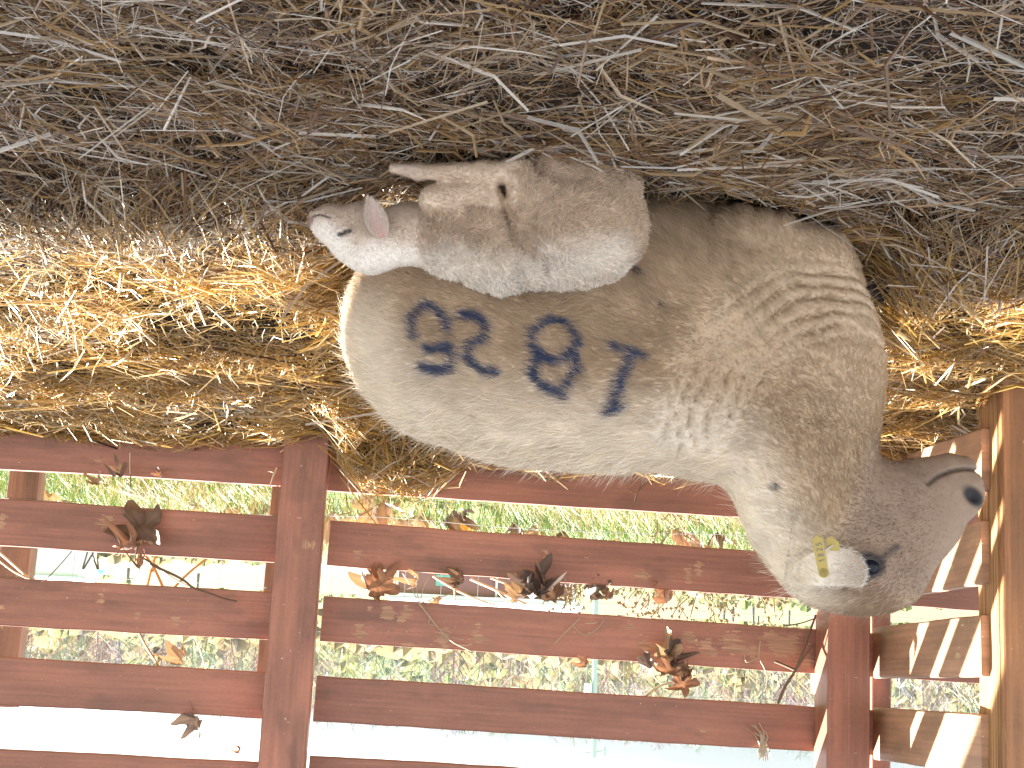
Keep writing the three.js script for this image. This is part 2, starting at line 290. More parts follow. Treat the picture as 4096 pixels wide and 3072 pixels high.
// the ewe: measured outline, lying with folded legs, head up and to the left
const ZE = -3.17;
const eweBones = chain({
  rump: [1005, 708, 252, 0, 1.0], loin: [1150, 728, 262, 0.01, 1.0], back: [1320, 738, 262, 0.01, 1.02], shoulder: [1575, 752, 266, 0, 0.95], chest: [1715, 770, 160, 0, 1.05],
  brisket: [1715, 612, 110, 0.03, 1.15], belly: [1400, 600, 150, 0.06, 1.2], flank: [1120, 610, 170, 0.05, 1.15],
  neck0: [1716, 862, 160, 0, 0.95], neck1: [1732, 1000, 150, 0, 0.86], neck2: [1757, 1105, 138, 0, 0.74], neck3: [1797, 1185, 120, 0, 0.66],
  skull: [1862, 1203, 112, 0, 0.66], jaw: [1885, 1095, 98, 0, 0.58], face: [1985, 1122, 84, 0, 0.6], snout: [1995, 1080, 84, 0, 0.6], nose: [2066, 1062, 54, 0, 0.78], chin: [2050, 1022, 36, 0, 0.8], chinEnd: [2078, 1014, 30, 0, 0.85], bridge: [2080, 1090, 26, 0, 0.8], forehead: [1925, 1235, 72, 0, 0.7],
  kneeA: [1790, 540, 46, 0.16, 0.9], kneeB: [1600, 505, 52, 0.2, 0.9], fetlock: [1690, 492, 26, 0.2, 0.9], thighA: [1010, 620, 150, 0.12, 0.8], thighB: [1230, 560, 90, 0.18, 0.7],
  farKnee: [1830, 640, 40, -0.16, 0.9], farFoot: [1960, 612, 22, -0.15, 0.9], farToe: [2030, 606, 16, -0.15, 0.9],
}, [['rump', 'loin', 0.06], ['loin', 'back', 0.06], ['back', 'shoulder', 0.06], ['flank', 'belly', 0.1], ['shoulder', 'chest', 0.08], ['chest', 'brisket', 0.08], ['belly', 'brisket', 0.1], ['thighA', 'thighB', 0.06],
  ['chest', 'neck0', 0.08], ['neck0', 'neck1', 0.07], ['neck1', 'neck2', 0.05], ['neck2', 'neck3', 0.05], ['neck3', 'skull', 0.04], ['skull', 'jaw', 0.03], ['jaw', 'snout', 0.03], ['skull', 'face', 0.03], ['forehead', 'face', 0.03], ['skull', 'forehead', 0.03], ['face', 'nose', 0.025], ['snout', 'nose', 0.025], ['bridge', 'nose', 0.02],
  ['kneeA', 'kneeB', 0.035], ['kneeB', 'fetlock', 0.03], ['farKnee', 'farFoot', 0.03], ['farFoot', 'farToe', 0.02]], ZE);
const chinBones = chain({ a: [1990, 1040, 50, 0, 0.62], chin: [2052, 1016, 38, 0, 0.9], end: [2080, 1012, 28, 0, 1.0] }, [['a', 'chin', 0.015], ['chin', 'end', 0.015]], ZE);
const px2m = atZ(1, 800, ZE).distanceTo(atZ(0, 800, ZE));
const P2 = (px, py, z) => { const p = atZ(px, py, z); return [p.x, p.y]; };
const mouthLine = [[2003, 1046], [2029, 1027], [2060, 1015], [2086, 1010], [2112, 1011], [2135, 1014]].map((q) => P2(...q, ZE + 0.05));
const earPoly = [[1722, 1236], [1732, 1208], [1758, 1192], [1793, 1183], [1824, 1192], [1846, 1207], [1859, 1229], [1860, 1251], [1852, 1266], [1788, 1264], [1755, 1262], [1735, 1254]].map((q) => P2(...q, ZE + 0.15));
function segDist(pts, x, y) { let d = 1e9; for (let i = 0; i + 1 < pts.length; i++) { const [ax, ay] = pts[i], [bx, by] = pts[i + 1], ux = bx - ax, uy = by - ay, h = clamp(((x - ax) * ux + (y - ay) * uy) / (ux * ux + uy * uy), 0, 1); d = Math.min(d, Math.hypot(x - ax - ux * h, y - ay - uy * h)); } return d; }
function polyDist(pts, x, y) { let inn = false, d = 1e9; for (let i = 0, j = pts.length - 1; i < pts.length; j = i++) { const [ax, ay] = pts[j], [bx, by] = pts[i]; if ((ay > y) !== (by > y) && x < (bx - ax) * (y - ay) / (by - ay) + ax) inn = !inn; const ux = bx - ax, uy = by - ay, h = clamp(((x - ax) * ux + (y - ay) * uy) / (ux * ux + uy * uy), 0, 1); d = Math.min(d, Math.hypot(x - ax - ux * h, y - ay - uy * h)); } return inn ? -d : d; }
const foldC = P2(1850, 985, ZE + 0.2), chestC = P2(1880, 560, ZE + 0.2);
const eyeAt = P2(1876, 1222, ZE + 0.07), nostril = P2(2103, 1073, ZE + 0.03);
const earBase = P2(1735, 1232, ZE + 0.15), earTip = P2(1860, 1240, ZE + 0.15);
const headMask = (x, y) => sstep(0.03, -0.03, x + 0.655 + 0.33 * (0.76 - y)) * sstep(0.38, 0.42, y);
function ewe(x, y, z) {
  let d = body(eweBones, x, y, z);
  if (d > 0.08 && !(x < -0.4 && y > 0.38)) return d;
  if (x < -0.55) {                                                       // lower jaw, mouth, nostril, eye socket
    let c = 1e9; for (const q of chinBones) c = Math.min(c, capsule(q, x, y, z)); d = smin(d, c, 0.016);
    const m = segDist(mouthLine, x, y); d += 0.0085 * Math.exp(-(m * m) / 0.00002);
    if (z > ZE) { const e = Math.hypot((x - nostril[0]) / 1.25, y - nostril[1]); d += 0.016 * Math.exp(-(e * e) / 0.00011); const s = Math.hypot(x - eyeAt[0], (y - eyeAt[1]) * 1.25); d += 0.006 * Math.exp(-(s * s) / 0.0006) - 0.005 * Math.exp(-((s - 0.034) ** 2) / 0.00015); }
  }
  if (z > ZE - 0.05) {
    const r = Math.hypot(x - foldC[0], y - foldC[1]), w = sstep(0.2, 0.27, r) * (1 - sstep(0.38, 0.45, r)) * sstep(0.0, 0.1, y) * (1 - sstep(0.43, 0.52, y));
    if (w > 0) { const ph = r + 0.03 * (fbm(x * 8, y * 8, z * 6, 2) - 0.5) * 2; d += 0.016 * w * (1 - headMask(x, y)) * Math.pow(Math.abs(Math.cos(ph * 105)), 12) * (0.35 + 0.65 * sstep(0.25, 0.6, noise3(x * 11, y * 11, 3))); }
    const r2 = Math.hypot(x - chestC[0], y - chestC[1]), w2 = sstep(0.1, 0.16, r2) * (1 - sstep(0.3, 0.42, r2)) * (1 - sstep(0.3, 0.4, y));
    if (w2 > 0) d += 0.004 * w2 * Math.pow(Math.abs(Math.cos((r2 + 0.02 * fbm(x * 8, y * 8, 1, 2)) * 70)), 4);
  }
  d += 0.007 * sphereNoise(x * 9, y * 9, z * 9) + 0.004 * sphereNoise(x * 26, y * 22, z * 26) * (1 - 0.85 * headMask(x, y));
  if (x < -0.5 && y > 0.6 && z > ZE) {                                   // the near ear, held out sideways
    const e = polyDist(earPoly, x, y), s = clamp((earBase[0] - x) / (earBase[0] - earTip[0]), 0, 1.1), zc = ZE + 0.085 + 0.095 * Math.sqrt(Math.max(0, s)) + 0.9 * (y - earBase[1]) ** 2 * 8 - 0.25 * (y - earBase[1]);
    d = smin(d, Math.max(e, Math.abs(z - zc) - 0.0055) - 0.002, 0.012);
  }
  return d;
}
// paint brushed on the flank, and dark marks: strokes in the plane of the flank
const flankZ = -2.93, S = (pts, w) => ({ pts: pts.map((q) => P2(...q, flankZ)), w: w * 0.66 * px2m });
const ring = (cx, cy, rx, ry) => { const o = []; for (let i = 0; i <= 20; i++) o.push([cx + rx * Math.cos(i * Math.PI / 10), cy + ry * Math.sin(i * Math.PI / 10)]); return o; };
const strokes = [
  S([[1366, 768], [1350, 820], [1333, 880]], 14), S([[1330, 760], [1362, 768], [1394, 773]], 9), S([[1326, 884], [1352, 876]], 8),
  S(ring(1204, 746, 47, 41), 11), S([[1168, 775], [1159, 810], [1178, 836], [1212, 848], [1243, 826], [1255, 795], [1246, 776]], 11), S([[1246, 820], [1220, 862]], 8),
  S([[1007, 688], [1040, 694], [1059, 719], [1050, 742], [1022, 752], [1014, 768], [1022, 786], [1050, 804], [1077, 808]], 10),
  S([[899, 723], [893, 696], [909, 673], [932, 665], [958, 677], [972, 700], [976, 726]], 10), S([[929, 748], [952, 756], [979, 748], [984, 770], [980, 793], [952, 796], [915, 786]], 10),
];
const paintAt = (x, y, z) => { if (z < ZE + 0.05) return 0; let d = 1; for (const s of strokes) d = Math.min(d, segDist(s.pts, x, y) - s.w); return 1 - sstep(-0.005, 0.008, d + 0.010 * (noise3(x * 60, y * 60, 2) - 0.5)); };
const paintedRim = [[760, 760], [830, 880], [960, 962], [1180, 1000], [1400, 1015], [1548, 1036], [1590, 1120], [1640, 1210], [1712, 1268]].map((q) => P2(...q, ZE));
const darkMarks = [[1375, 606, 9], [1430, 677, 5], [1675, 1055, 8], [1722, 498, 15]].map(([a, b, r]) => [...P2(a, b, a > 1600 ? ZE + 0.1 : flankZ), r * px2m]);
const tearLine = [[1893, 1216], [1908, 1202], [1920, 1190], [1938, 1182]].map((q) => P2(...q, ZE + 0.07));
function eweColour(x, y, z, n, out) {
  const front = z > ZE - 0.02, head = headMask(x, y), top = 1 - sstep(0.02, 0.17, segDist(paintedRim, x, y) + 0.03 * (noise3(x * 9, y * 9, z * 9) - 0.5));
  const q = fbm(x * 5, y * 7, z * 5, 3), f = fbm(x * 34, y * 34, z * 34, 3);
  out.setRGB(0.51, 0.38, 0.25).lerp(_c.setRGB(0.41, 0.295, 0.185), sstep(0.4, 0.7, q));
  out.lerp(_c.setRGB(0.88, 0.81, 0.69), top * 0.85);  // rim of backlight along the back, painted into the coat colour
  out.lerp(_c.setRGB(0.30, 0.21, 0.15), head * (1 - top * 0.75) * (1 - 0.6 * sstep(0.71, 0.755, y)));
  out.multiplyScalar(0.86 + 0.28 * f);
  if (front) {
    const p = paintAt(x, y, z); if (p > 0) out.lerp(_c.setRGB(0.022, 0.045, 0.115), p * 0.93);
    for (const [a, b, r] of darkMarks) { const e = Math.hypot(x - a, y - b); out.lerp(_c.setRGB(0.03, 0.028, 0.04), 0.85 * (1 - sstep(r * 0.6, r * 1.5, e))); }
    if (x < -0.6) {
      const e = Math.hypot((x - nostril[0] + (y - nostril[1]) * 0.5) / 1.25, (y - nostril[1]) * 0.95); out.lerp(_c.setRGB(0.012, 0.011, 0.014), 0.97 * (1 - sstep(0.013, 0.027, e)));
      out.lerp(_c.setRGB(0.06, 0.045, 0.04), 0.75 * (1 - sstep(0.0015, 0.008, segDist(mouthLine, x, y))));
      out.lerp(_c.setRGB(0.05, 0.045, 0.05), 0.68 * (1 - sstep(0.0, 0.016, segDist(tearLine, x, y) + 0.006 * (noise3(x * 90, y * 90, 1) - 0.3))));
      const s = Math.hypot(x - eyeAt[0], (y - eyeAt[1]) * 1.2); out.lerp(_c.setRGB(0.05, 0.042, 0.042), 0.93 * (1 - sstep(0.026, 0.043, s)));
    }
  }
  if (x < -0.79 && y < 0.13 && z < ZE - 0.05) out.setRGB(0.06, 0.045, 0.045);        // the far foreleg, deep shade painted into its fur
  return out;
}
const skinMat = std({ vertexColors: true, roughness: 0.85 });
const animalUp = new Map();
function animal(root, f, boxes, colour, smooth) {                               // one continuous skin; finer towards the head
  const parts = [];
  for (const [lo, hi, cell, keep] of boxes) {
    const { pos, idx } = surfaceNet(f, lo, hi, cell), nor = [], col = [], ups = [], c = new THREE.Color();
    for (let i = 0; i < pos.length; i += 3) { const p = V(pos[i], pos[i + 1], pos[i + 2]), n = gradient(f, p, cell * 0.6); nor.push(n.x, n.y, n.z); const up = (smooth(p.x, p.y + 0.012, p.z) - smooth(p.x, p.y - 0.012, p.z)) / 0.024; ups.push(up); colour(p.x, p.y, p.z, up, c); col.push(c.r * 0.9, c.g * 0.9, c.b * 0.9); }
    const ids = []; for (let i = 0; i < idx.length; i += 3) { const mx = (pos[idx[i] * 3] + pos[idx[i + 1] * 3] + pos[idx[i + 2] * 3]) / 3, my = (pos[idx[i] * 3 + 1] + pos[idx[i + 1] * 3 + 1] + pos[idx[i + 2] * 3 + 1]) / 3; if (!keep || keep(mx, my)) ids.push(idx[i], idx[i + 1], idx[i + 2]); }
    const g = new THREE.BufferGeometry(); g.setAttribute('position', new THREE.Float32BufferAttribute(pos, 3)); g.setAttribute('normal', new THREE.Float32BufferAttribute(nor, 3)); g.setAttribute('color', new THREE.Float32BufferAttribute(col, 3)); g.setAttribute('up', new THREE.Float32BufferAttribute(ups, 1)); g.setIndex(ids);
    parts.push(g);
  }
  const g = parts.length > 1 ? mergeGeometries(parts) : parts[0], ups = g.attributes.up; g.deleteAttribute('up'); g.translate(-root.position.x, -root.position.y, -root.position.z);
  const m = mesh('body', g, skinMat, root); ups.name = ''; animalUp.set(m, ups); return m;
}
function hairGeo(stations, curl = 0) {                                  // a tapering strand along +x that bends over
  const pos = [], idx = [];
  stations.forEach(([x, y, w], i) => { const z = curl ? curl * Math.sin(i / (stations.length - 1) * Math.PI * 1.3) : 0; pos.push(x, y, z - w / 2, x, y, z + w / 2); if (i) { const a = (i - 1) * 2; idx.push(a, a + 1, a + 2, a + 1, a + 3, a + 2); } });
  return geo(pos, idx);
}
const hairMat = new THREE.MeshPhysicalMaterial({ color: 0xffffff, roughness: 0.9, transmission: 0.45, thickness: 0, side: THREE.DoubleSide, specularIntensity: 0.3 });
function coat(root, name, skin, count, hairs, rnd, spec) {              // strands spread over the skin by area; spec(p, n) -> { dir, len, width, lift, keep } and colour
  const g = skin.geometry, ups = animalUp.get(skin), pos = g.attributes.position, nor = g.attributes.normal, index = g.index.array, areas = []; let total = 0;
  const a = V(), b = V(), c = V(), n = V(), n1 = V(), n2 = V(), o = root.position;
  for (let i = 0; i < index.length; i += 3) { a.fromBufferAttribute(pos, index[i]); b.fromBufferAttribute(pos, index[i + 1]); c.fromBufferAttribute(pos, index[i + 2]); const A = b.clone().sub(a).cross(c.clone().sub(a)).length(); total += A; areas.push(total); }
  const lists = hairs.map(() => ({ m: [], c: [] })), p = V(), dir = V(), zax = V(), yax = V(), M = new THREE.Matrix4(), col = new THREE.Color();
  for (let s = 0; s < count; s++) {
    const r = rnd() * total; let lo = 0, hi = areas.length - 1; while (lo < hi) { const m = lo + hi >> 1; if (areas[m] < r) lo = m + 1; else hi = m; }
    const i = lo * 3; let u = rnd(), v = rnd(); if (u + v > 1) { u = 1 - u; v = 1 - v; }
    a.fromBufferAttribute(pos, index[i]); b.fromBufferAttribute(pos, index[i + 1]); c.fromBufferAttribute(pos, index[i + 2]);
    p.copy(a).addScaledVector(b.sub(a), u).addScaledVector(c.sub(a), v).add(o);
    n.fromBufferAttribute(nor, index[i]); n1.fromBufferAttribute(nor, index[i + 1]); n2.fromBufferAttribute(nor, index[i + 2]); n.add(n1).add(n2).normalize();
    const h = spec(p, n, rnd, col, ups ? ups.getX(index[i]) * (1 - u - v) + ups.getX(index[i + 1]) * u + ups.getX(index[i + 2]) * v : n.y); if (!h) continue;
    dir.copy(h.dir).addScaledVector(n, -h.dir.dot(n)).normalize();
    dir.multiplyScalar(Math.cos(h.lift)).addScaledVector(n, Math.sin(h.lift)).normalize();
    zax.crossVectors(dir, n).normalize(); yax.crossVectors(zax, dir).normalize();
    const roll = (rnd() - 0.5) * 1.9; const y2 = yax.clone().applyAxisAngle(dir, roll), z2 = zax.clone().applyAxisAngle(dir, roll);
    p.addScaledVector(n, -0.001).sub(o);
    M.makeBasis(dir.clone().multiplyScalar(h.len), y2.multiplyScalar(-h.len), z2.multiplyScalar(h.width)); M.setPosition(p);
    const L = lists[Math.floor(rnd() * hairs.length)]; L.m.push(...M.elements); L.c.push(col.r, col.g, col.b);
  }
  lists.forEach((L, k) => { const m = instanced(name, hairs[k], hairMat, L.m.length / 16, root); m.instanceMatrix.array.set(L.m); m.instanceColor = new THREE.InstancedBufferAttribute(new Float32Array(L.c), 3); });
}
const eweRoot = thing('sheep', 'large cream ewe lying on the straw, 1825 painted in dark blue on her flank', 'sheep', [-0.2, 0, ZE]);
const HX = -0.60, HY = 0.40;
const headSide = (x, y) => x < HX && y > HY;
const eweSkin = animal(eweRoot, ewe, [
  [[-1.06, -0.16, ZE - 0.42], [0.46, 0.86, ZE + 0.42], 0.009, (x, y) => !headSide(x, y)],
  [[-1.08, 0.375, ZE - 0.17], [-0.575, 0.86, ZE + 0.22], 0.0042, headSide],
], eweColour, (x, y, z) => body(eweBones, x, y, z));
{
  const r = rng(5), straight = hairGeo([[0, 0, 1], [0.35, 0.03, 0.95], [0.7, 0.10, 0.7], [1, 0.2, 0.1]]), wavy = hairGeo([[0, 0, 1], [0.25, 0.0, 1], [0.5, 0.04, 0.85], [0.75, 0.12, 0.6], [1, 0.22, 0.1]], 3.0), wavy2 = hairGeo([[0, 0, 1], [0.25, 0.0, 1], [0.5, 0.05, 0.85], [0.75, 0.10, 0.6], [1, 0.16, 0.1]], -3.0);
  coat(eweRoot, 'fleece', eweSkin, 300000, [straight, wavy, wavy2], r, (p, n, rnd, col, up) => {
    if (p.y < -0.11 || (n.z < -0.5 && rnd() < 0.6)) return null;
    const head = headMask(p.x, p.y), muz = sstep(-0.86, -0.94, p.x) * head, crown = sstep(0.70, 0.75, p.y) * (1 - sstep(-0.80, -0.86, p.x));
    const neck = sstep(-0.42, -0.55, p.x) * (1 - head);
    const dir = V(lerp(1, 0.75, neck), lerp(-0.28, -0.75, neck), -0.05);
    if (head > 0.3) dir.set(0.8, 0.45 - 0.6 * sstep(0.66, 0.52, p.y), 0);
    const t = (fbm(p.x * 9, p.y * 9, p.z * 9 + 7, 2) - 0.5) * 1.6 + (rnd() - 0.5) * 0.6 + (noise3(p.x * 40, p.y * 40, p.z * 40) - 0.5) * 0.5;
    dir.applyAxisAngle(n, t * (1 - head * 0.6));
    const fr = Math.hypot(p.x - foldC[0], p.y - foldC[1]), folded = sstep(0.2, 0.27, fr) * (1 - sstep(0.38, 0.45, fr)) * sstep(0.0, 0.1, p.y) * (1 - sstep(0.43, 0.52, p.y));
    let len = lerp(lerp(0.021, 0.014, neck), 0.007, folded) * (0.6 + rnd() * 0.7) * (rnd() < 0.04 ? 1.5 : 1); len = lerp(len, 0.009, head * (1 - crown)); len *= 1 + 0.8 * sstep(0.24, 0.36, p.x) + 0.5 * sstep(0.4, 0.9, n.y); len = lerp(len, 0.018, crown * 0.8); len = lerp(len, 0.0035, muz);
    const onEar = head > 0.1 && polyDist(earPoly, p.x, p.y) < 0.004 && p.z > ZE + 0.09; if (onEar) { len = 0.012; dir.set(-1, -0.2 + (rnd() - 0.5) * 1.2, 0); }
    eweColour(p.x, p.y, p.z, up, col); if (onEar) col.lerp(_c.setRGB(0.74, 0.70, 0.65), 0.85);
    if (p.z > ZE && Math.hypot((p.x - eyeAt[0]), (p.y - eyeAt[1]) * 1.3) < 0.025 && head > 0.2) return null;
    if (p.z > ZE && head > 0.5 && Math.hypot((p.x - nostril[0]) / 1.2, p.y - nostril[1]) < 0.017) return null;
    if (n.y > 0.15 && rnd() < 0.035 * (1 - head) + 0.02 * crown) { col.multiplyScalar(1.05); return { dir, len: 0.03 + 0.03 * rnd(), width: 0.0008, lift: 0.6 + rnd() * 0.7 }; }
    col.multiplyScalar(0.92 + rnd() * 0.18 + (rnd() < 0.03 ? 0.25 : 0));
    return { dir, len, width: lerp(0.0010, 0.0009, head) * (0.7 + rnd() * 0.7), lift: lerp(0.2, 0.14, head) + rnd() * 0.35 };
  });
  // stray long fibres lifting off the back and crest
  // eye, tag, hoof
  const e = hit(ewe, 1876, 1222), dark = new THREE.MeshPhysicalMaterial({ color: rgb(0.012, 0.012, 0.02), roughness: 0.22, specularIntensity: 0.35 });
  const eye = mesh('eye', new THREE.SphereGeometry(0.0235, 28, 20), dark, eweRoot); eye.scale.set(1.15, 0.85, 0.7); eye.position.copy(e).sub(eweRoot.position).add(V(0, 0, -0.009));
  const lid = mesh('eyelid', new THREE.TorusGeometry(0.0240, 0.0046, 8, 36), std({ color: rgb(0.05, 0.042, 0.042), roughness: 0.7 }), eweRoot); lid.scale.set(1.18, 0.88, 0.8); lid.position.copy(e).sub(eweRoot.position).add(V(0, 0, -0.003));
}
{ // the yellow ear tag: a long numbered strap and a short back leaf joined through the ear
  const yellow = std({ color: rgb(0.40, 0.30, 0.075), roughness: 0.45 }), gold = std({ color: rgb(0.26, 0.19, 0.04), roughness: 0.4 });
  const tz = ZE + 0.222, A = atZ(1779, 1237, tz), B = atZ(1763, 1153, tz), L = A.distanceTo(B), w = 0.0105;
  const t = new THREE.Group(); t.name = 'ear_tag'; eweRoot.add(t); t.position.copy(A).sub(eweRoot.position); t.rotation.z = Math.atan2(B.y - A.y, B.x - A.x);
  t.userData.label = 'yellow numbered ear tag';
  const s = new THREE.Shape(); s.moveTo(0, -w * 0.95); s.lineTo(L * 0.86, -w); s.quadraticCurveTo(L * 0.885, -w, L * 0.89, -w * 0.45); s.lineTo(L * 0.955, -w * 0.28); s.quadraticCurveTo(L, 0, L * 0.955, w * 0.28); s.lineTo(L * 0.89, w * 0.45); s.quadraticCurveTo(L * 0.885, w, L * 0.86, w); s.lineTo(0, w * 0.95); s.absarc(0, 0, w * 0.95, Math.PI / 2, Math.PI * 1.5, false);
  const hole = new THREE.Path(); hole.absarc(L * 0.945, 0, w * 0.13, 0, Math.PI * 2, true); s.holes.push(hole);
  mesh('strap', new THREE.ExtrudeGeometry(s, { depth: 0.0016, bevelEnabled: true, bevelSize: 0.0005, bevelThickness: 0.0004, bevelSegments: 2, curveSegments: 20 }), yellow, t);
  const cv = document.createElement('canvas'); cv.width = 512; cv.height = 160; const x = cv.getContext('2d');
  x.fillStyle = '#ac944b'; x.fillRect(0, 0, 512, 160); x.fillStyle = '#5a5f5c'; x.font = 'bold 150px sans-serif'; x.textAlign = 'center'; x.textBaseline = 'middle';
  ['1', '8', '2', '5'].forEach((ch, i) => x.fillText(ch, 76 + i * 120, 84));
  const tx = new THREE.CanvasTexture(cv); tx.colorSpace = THREE.SRGBColorSpace;
  const num = mesh('number_print', new THREE.PlaneGeometry(L * 0.60, w * 1.75), std({ map: tx, roughness: 0.45 }), t); num.position.set(L * 0.52, 0, 0.0016 + 0.0004 + 0.0004);
  const rv = mesh('rivet', new THREE.LatheGeometry([[0.0015, 0], [0.0015, 0.001], [0.0022, 0.0024], [0.004, 0.0026], [0.005, 0.0014], [0.0068, 0.0016], [0.0074, 0.0022], [0.0082, 0.0014], [0.0084, 0]].map(([a, b]) => new THREE.Vector2(a, b)), 28), gold, t); rv.rotation.x = Math.PI / 2; rv.position.set(0, 0, 0.002);
  const pin = mesh('pin', tube([V(L * 0.55, -w, -0.004), V(L * 0.6, -0.02, -0.004), V(L * 0.66, -0.03, -0.008)], 0.0018, 0.0018, 8), std({ color: rgb(0.5, 0.46, 0.4), roughness: 0.5 }), t);
  const b = new THREE.Shape(), at = (px, py) => { const q = atZ(px, py, tz).sub(A); const c = Math.cos(-t.rotation.z), sn = Math.sin(-t.rotation.z); return [q.x * c - q.y * sn, q.x * sn + q.y * c]; };
  [[1789, 1176], [1789, 1162], [1796, 1160], [1800, 1158], [1806, 1163], [1810, 1166], [1816, 1171], [1816, 1188], [1800, 1188]].forEach((q, i) => (i ? b.lineTo(...at(...q)) : b.moveTo(...at(...q))));
  const back = mesh('back_leaf', new THREE.ExtrudeGeometry(b, { depth: 0.0016, bevelEnabled: true, bevelSize: 0.0005, bevelThickness: 0.0004, bevelSegments: 2 }), yellow, t); back.position.z = -0.016;
}

// the lamb, curled on the straw in front of the ewe
const ZL = -2.78;
const lambBones = chain({
  rib: [1078, 528, 92, 0, 0.95], ribF: [1000, 516, 74, 0, 0.95], rump: [1262, 488, 112, 0.01, 0.85], hip: [1180, 520, 88, 0.02, 0.9], base: [1120, 440, 60, 0, 1.1],
  thigh: [1215, 485, 96, 0.055, 0.72], stifle: [1150, 430, 54, 0.085, 0.75], hock: [1118, 380, 36, 0.095, 0.8], shank: [1050, 371, 22, 0.10, 0.9], pastern: [905, 372, 16, 0.105, 1], toe: [850, 364, 11, 0.11, 1], rearFoot: [1330, 400, 50, 0.05, 0.9], rearMid: [1190, 370, 46, 0.07, 0.9],
  neck: [955, 508, 66, 0, 0.9], neck2: [880, 505, 60, 0, 0.85], skull: [800, 525, 59, 0, 0.85], cheek: [778, 488, 44, 0, 0.95], brow: [755, 520, 40, 0, 0.95], snout: [712, 488, 30, 0, 0.95], nose: [686, 476, 19, 0, 1.0], chin: [712, 464, 19, 0, 0.9],
  elbow: [1065, 440, 42, 0.07, 0.8], arm: [1010, 462, 44, 0.06, 0.8], knee: [936, 432, 30, 0.085, 0.9], cannon: [1030, 408, 20, 0.09, 0.9],
}, [['rib', 'ribF', 0.03], ['rib', 'hip', 0.04], ['hip', 'rump', 0.04], ['base', 'rump', 0.05], ['ribF', 'neck', 0.03], ['neck', 'neck2', 0.03], ['neck2', 'skull', 0.03], ['skull', 'cheek', 0.025], ['skull', 'brow', 0.02], ['brow', 'snout', 0.02], ['cheek', 'snout', 0.02], ['snout', 'nose', 0.015], ['chin', 'cheek', 0.015], ['chin', 'nose', 0.012],
  ['thigh', 'rump', 0.03], ['thigh', 'stifle', 0.010], ['stifle', 'hock', 0.010], ['hock', 'shank', 0.012], ['shank', 'pastern', 0.012], ['pastern', 'toe', 0.01], ['rearFoot', 'rearMid', 0.02], ['elbow', 'arm', 0.02], ['arm', 'knee', 0.015], ['knee', 'cannon', 0.01]], ZL);
const lambEye = P2(743, 501, ZL + 0.045), lambNose = P2(668, 478, ZL + 0.01), lambMouth = [[674, 464], [690, 460], [712, 470]].map((q) => P2(...q, ZL + 0.03));
const lambCrease = [[1088, 408], [1092, 460], [1108, 510], [1138, 545], [1180, 570]].map((q) => P2(...q, ZL + 0.08)), lambRidge = [[1112, 400], [1114, 458], [1132, 504], [1160, 534], [1205, 556], [1260, 566]].map((q) => P2(...q, ZL + 0.08));
const lambHead = (x) => sstep(0.17, 0.21, x);
function lamb(x, y, z) {
  let d = body(lambBones, x, y, z); if (d > 0.05) return d;
  const h = lambHead(x), foot = y < 0.075 && x > 0.02 ? 1 : 0;
  if (z > ZL) { const g = segDist(lambCrease, x, y), e = segDist(lambRidge, x, y); d += 0.013 * Math.exp(-(g * g) / 0.00012) - 0.012 * Math.exp(-(e * e) / 0.00015); }
  d += (0.014 * sphereNoise(x * 34, y * 34, z * 34) + 0.009 * sphereNoise(x * 75, y * 75, z * 75)) * (1 - Math.max(h * 0.85, foot * 0.7));
  if (h > 0 && z > ZL) { const s = Math.hypot(x - lambEye[0], (y - lambEye[1]) * 1.6); d += 0.004 * Math.exp(-(s * s) / 0.00012) - 0.003 * Math.exp(-((s - 0.017) ** 2) / 0.00004); d = smax(d, -(segDist(lambMouth, x, y) - 0.001), 0.006); }
  return d;
}
const lambPaintedRim = [[700, 520], [760, 582], [850, 575], [960, 582], [1060, 618], [1200, 606], [1330, 572]].map((q) => P2(...q, ZL));
const lambSlit = [[732, 504], [743, 500], [752, 497], [757, 499]].map((q) => P2(...q, ZL + 0.045));
function lambColour(x, y, z, n, out) {
  const h = lambHead(x);
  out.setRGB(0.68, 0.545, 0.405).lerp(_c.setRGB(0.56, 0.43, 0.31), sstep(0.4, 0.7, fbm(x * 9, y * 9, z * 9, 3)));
  out.lerp(_c.setRGB(0.56, 0.44, 0.335), h); out.lerp(_c.setRGB(0.86, 0.81, 0.73), 0.8 * (1 - sstep(0.008, 0.06, segDist(lambPaintedRim, x, y) + 0.015 * (noise3(x * 22, y * 22, z * 22) - 0.5))));  // backlit upper edge of the lamb is painted into the wool
  if (z > ZL && h > 0.5) { out.lerp(_c.setRGB(0.04, 0.03, 0.03), 0.95 * (1 - sstep(0.0025, 0.006, segDist(lambSlit, x, y)))); out.lerp(_c.setRGB(0.24, 0.1, 0.08), 0.8 * (1 - sstep(0.006, 0.013, Math.hypot(x - lambNose[0], y - lambNose[1])))); out.lerp(_c.setRGB(0.12, 0.07, 0.06), 0.7 * (1 - sstep(0.001, 0.003, segDist(lambMouth, x, y)))); }
  return out;
}
const lambRoot = thing('lamb', 'small cream curly lamb lying asleep on straw against the ewe, head to the right', 'lamb', [0.05, 0, ZL]);
const lambSkin = animal(lambRoot, lamb, [[[-0.30, -0.10, ZL - 0.16], [0.46, 0.28, ZL + 0.2], 0.0046]], lambColour, (x, y, z) => body(lambBones, x, y, z));
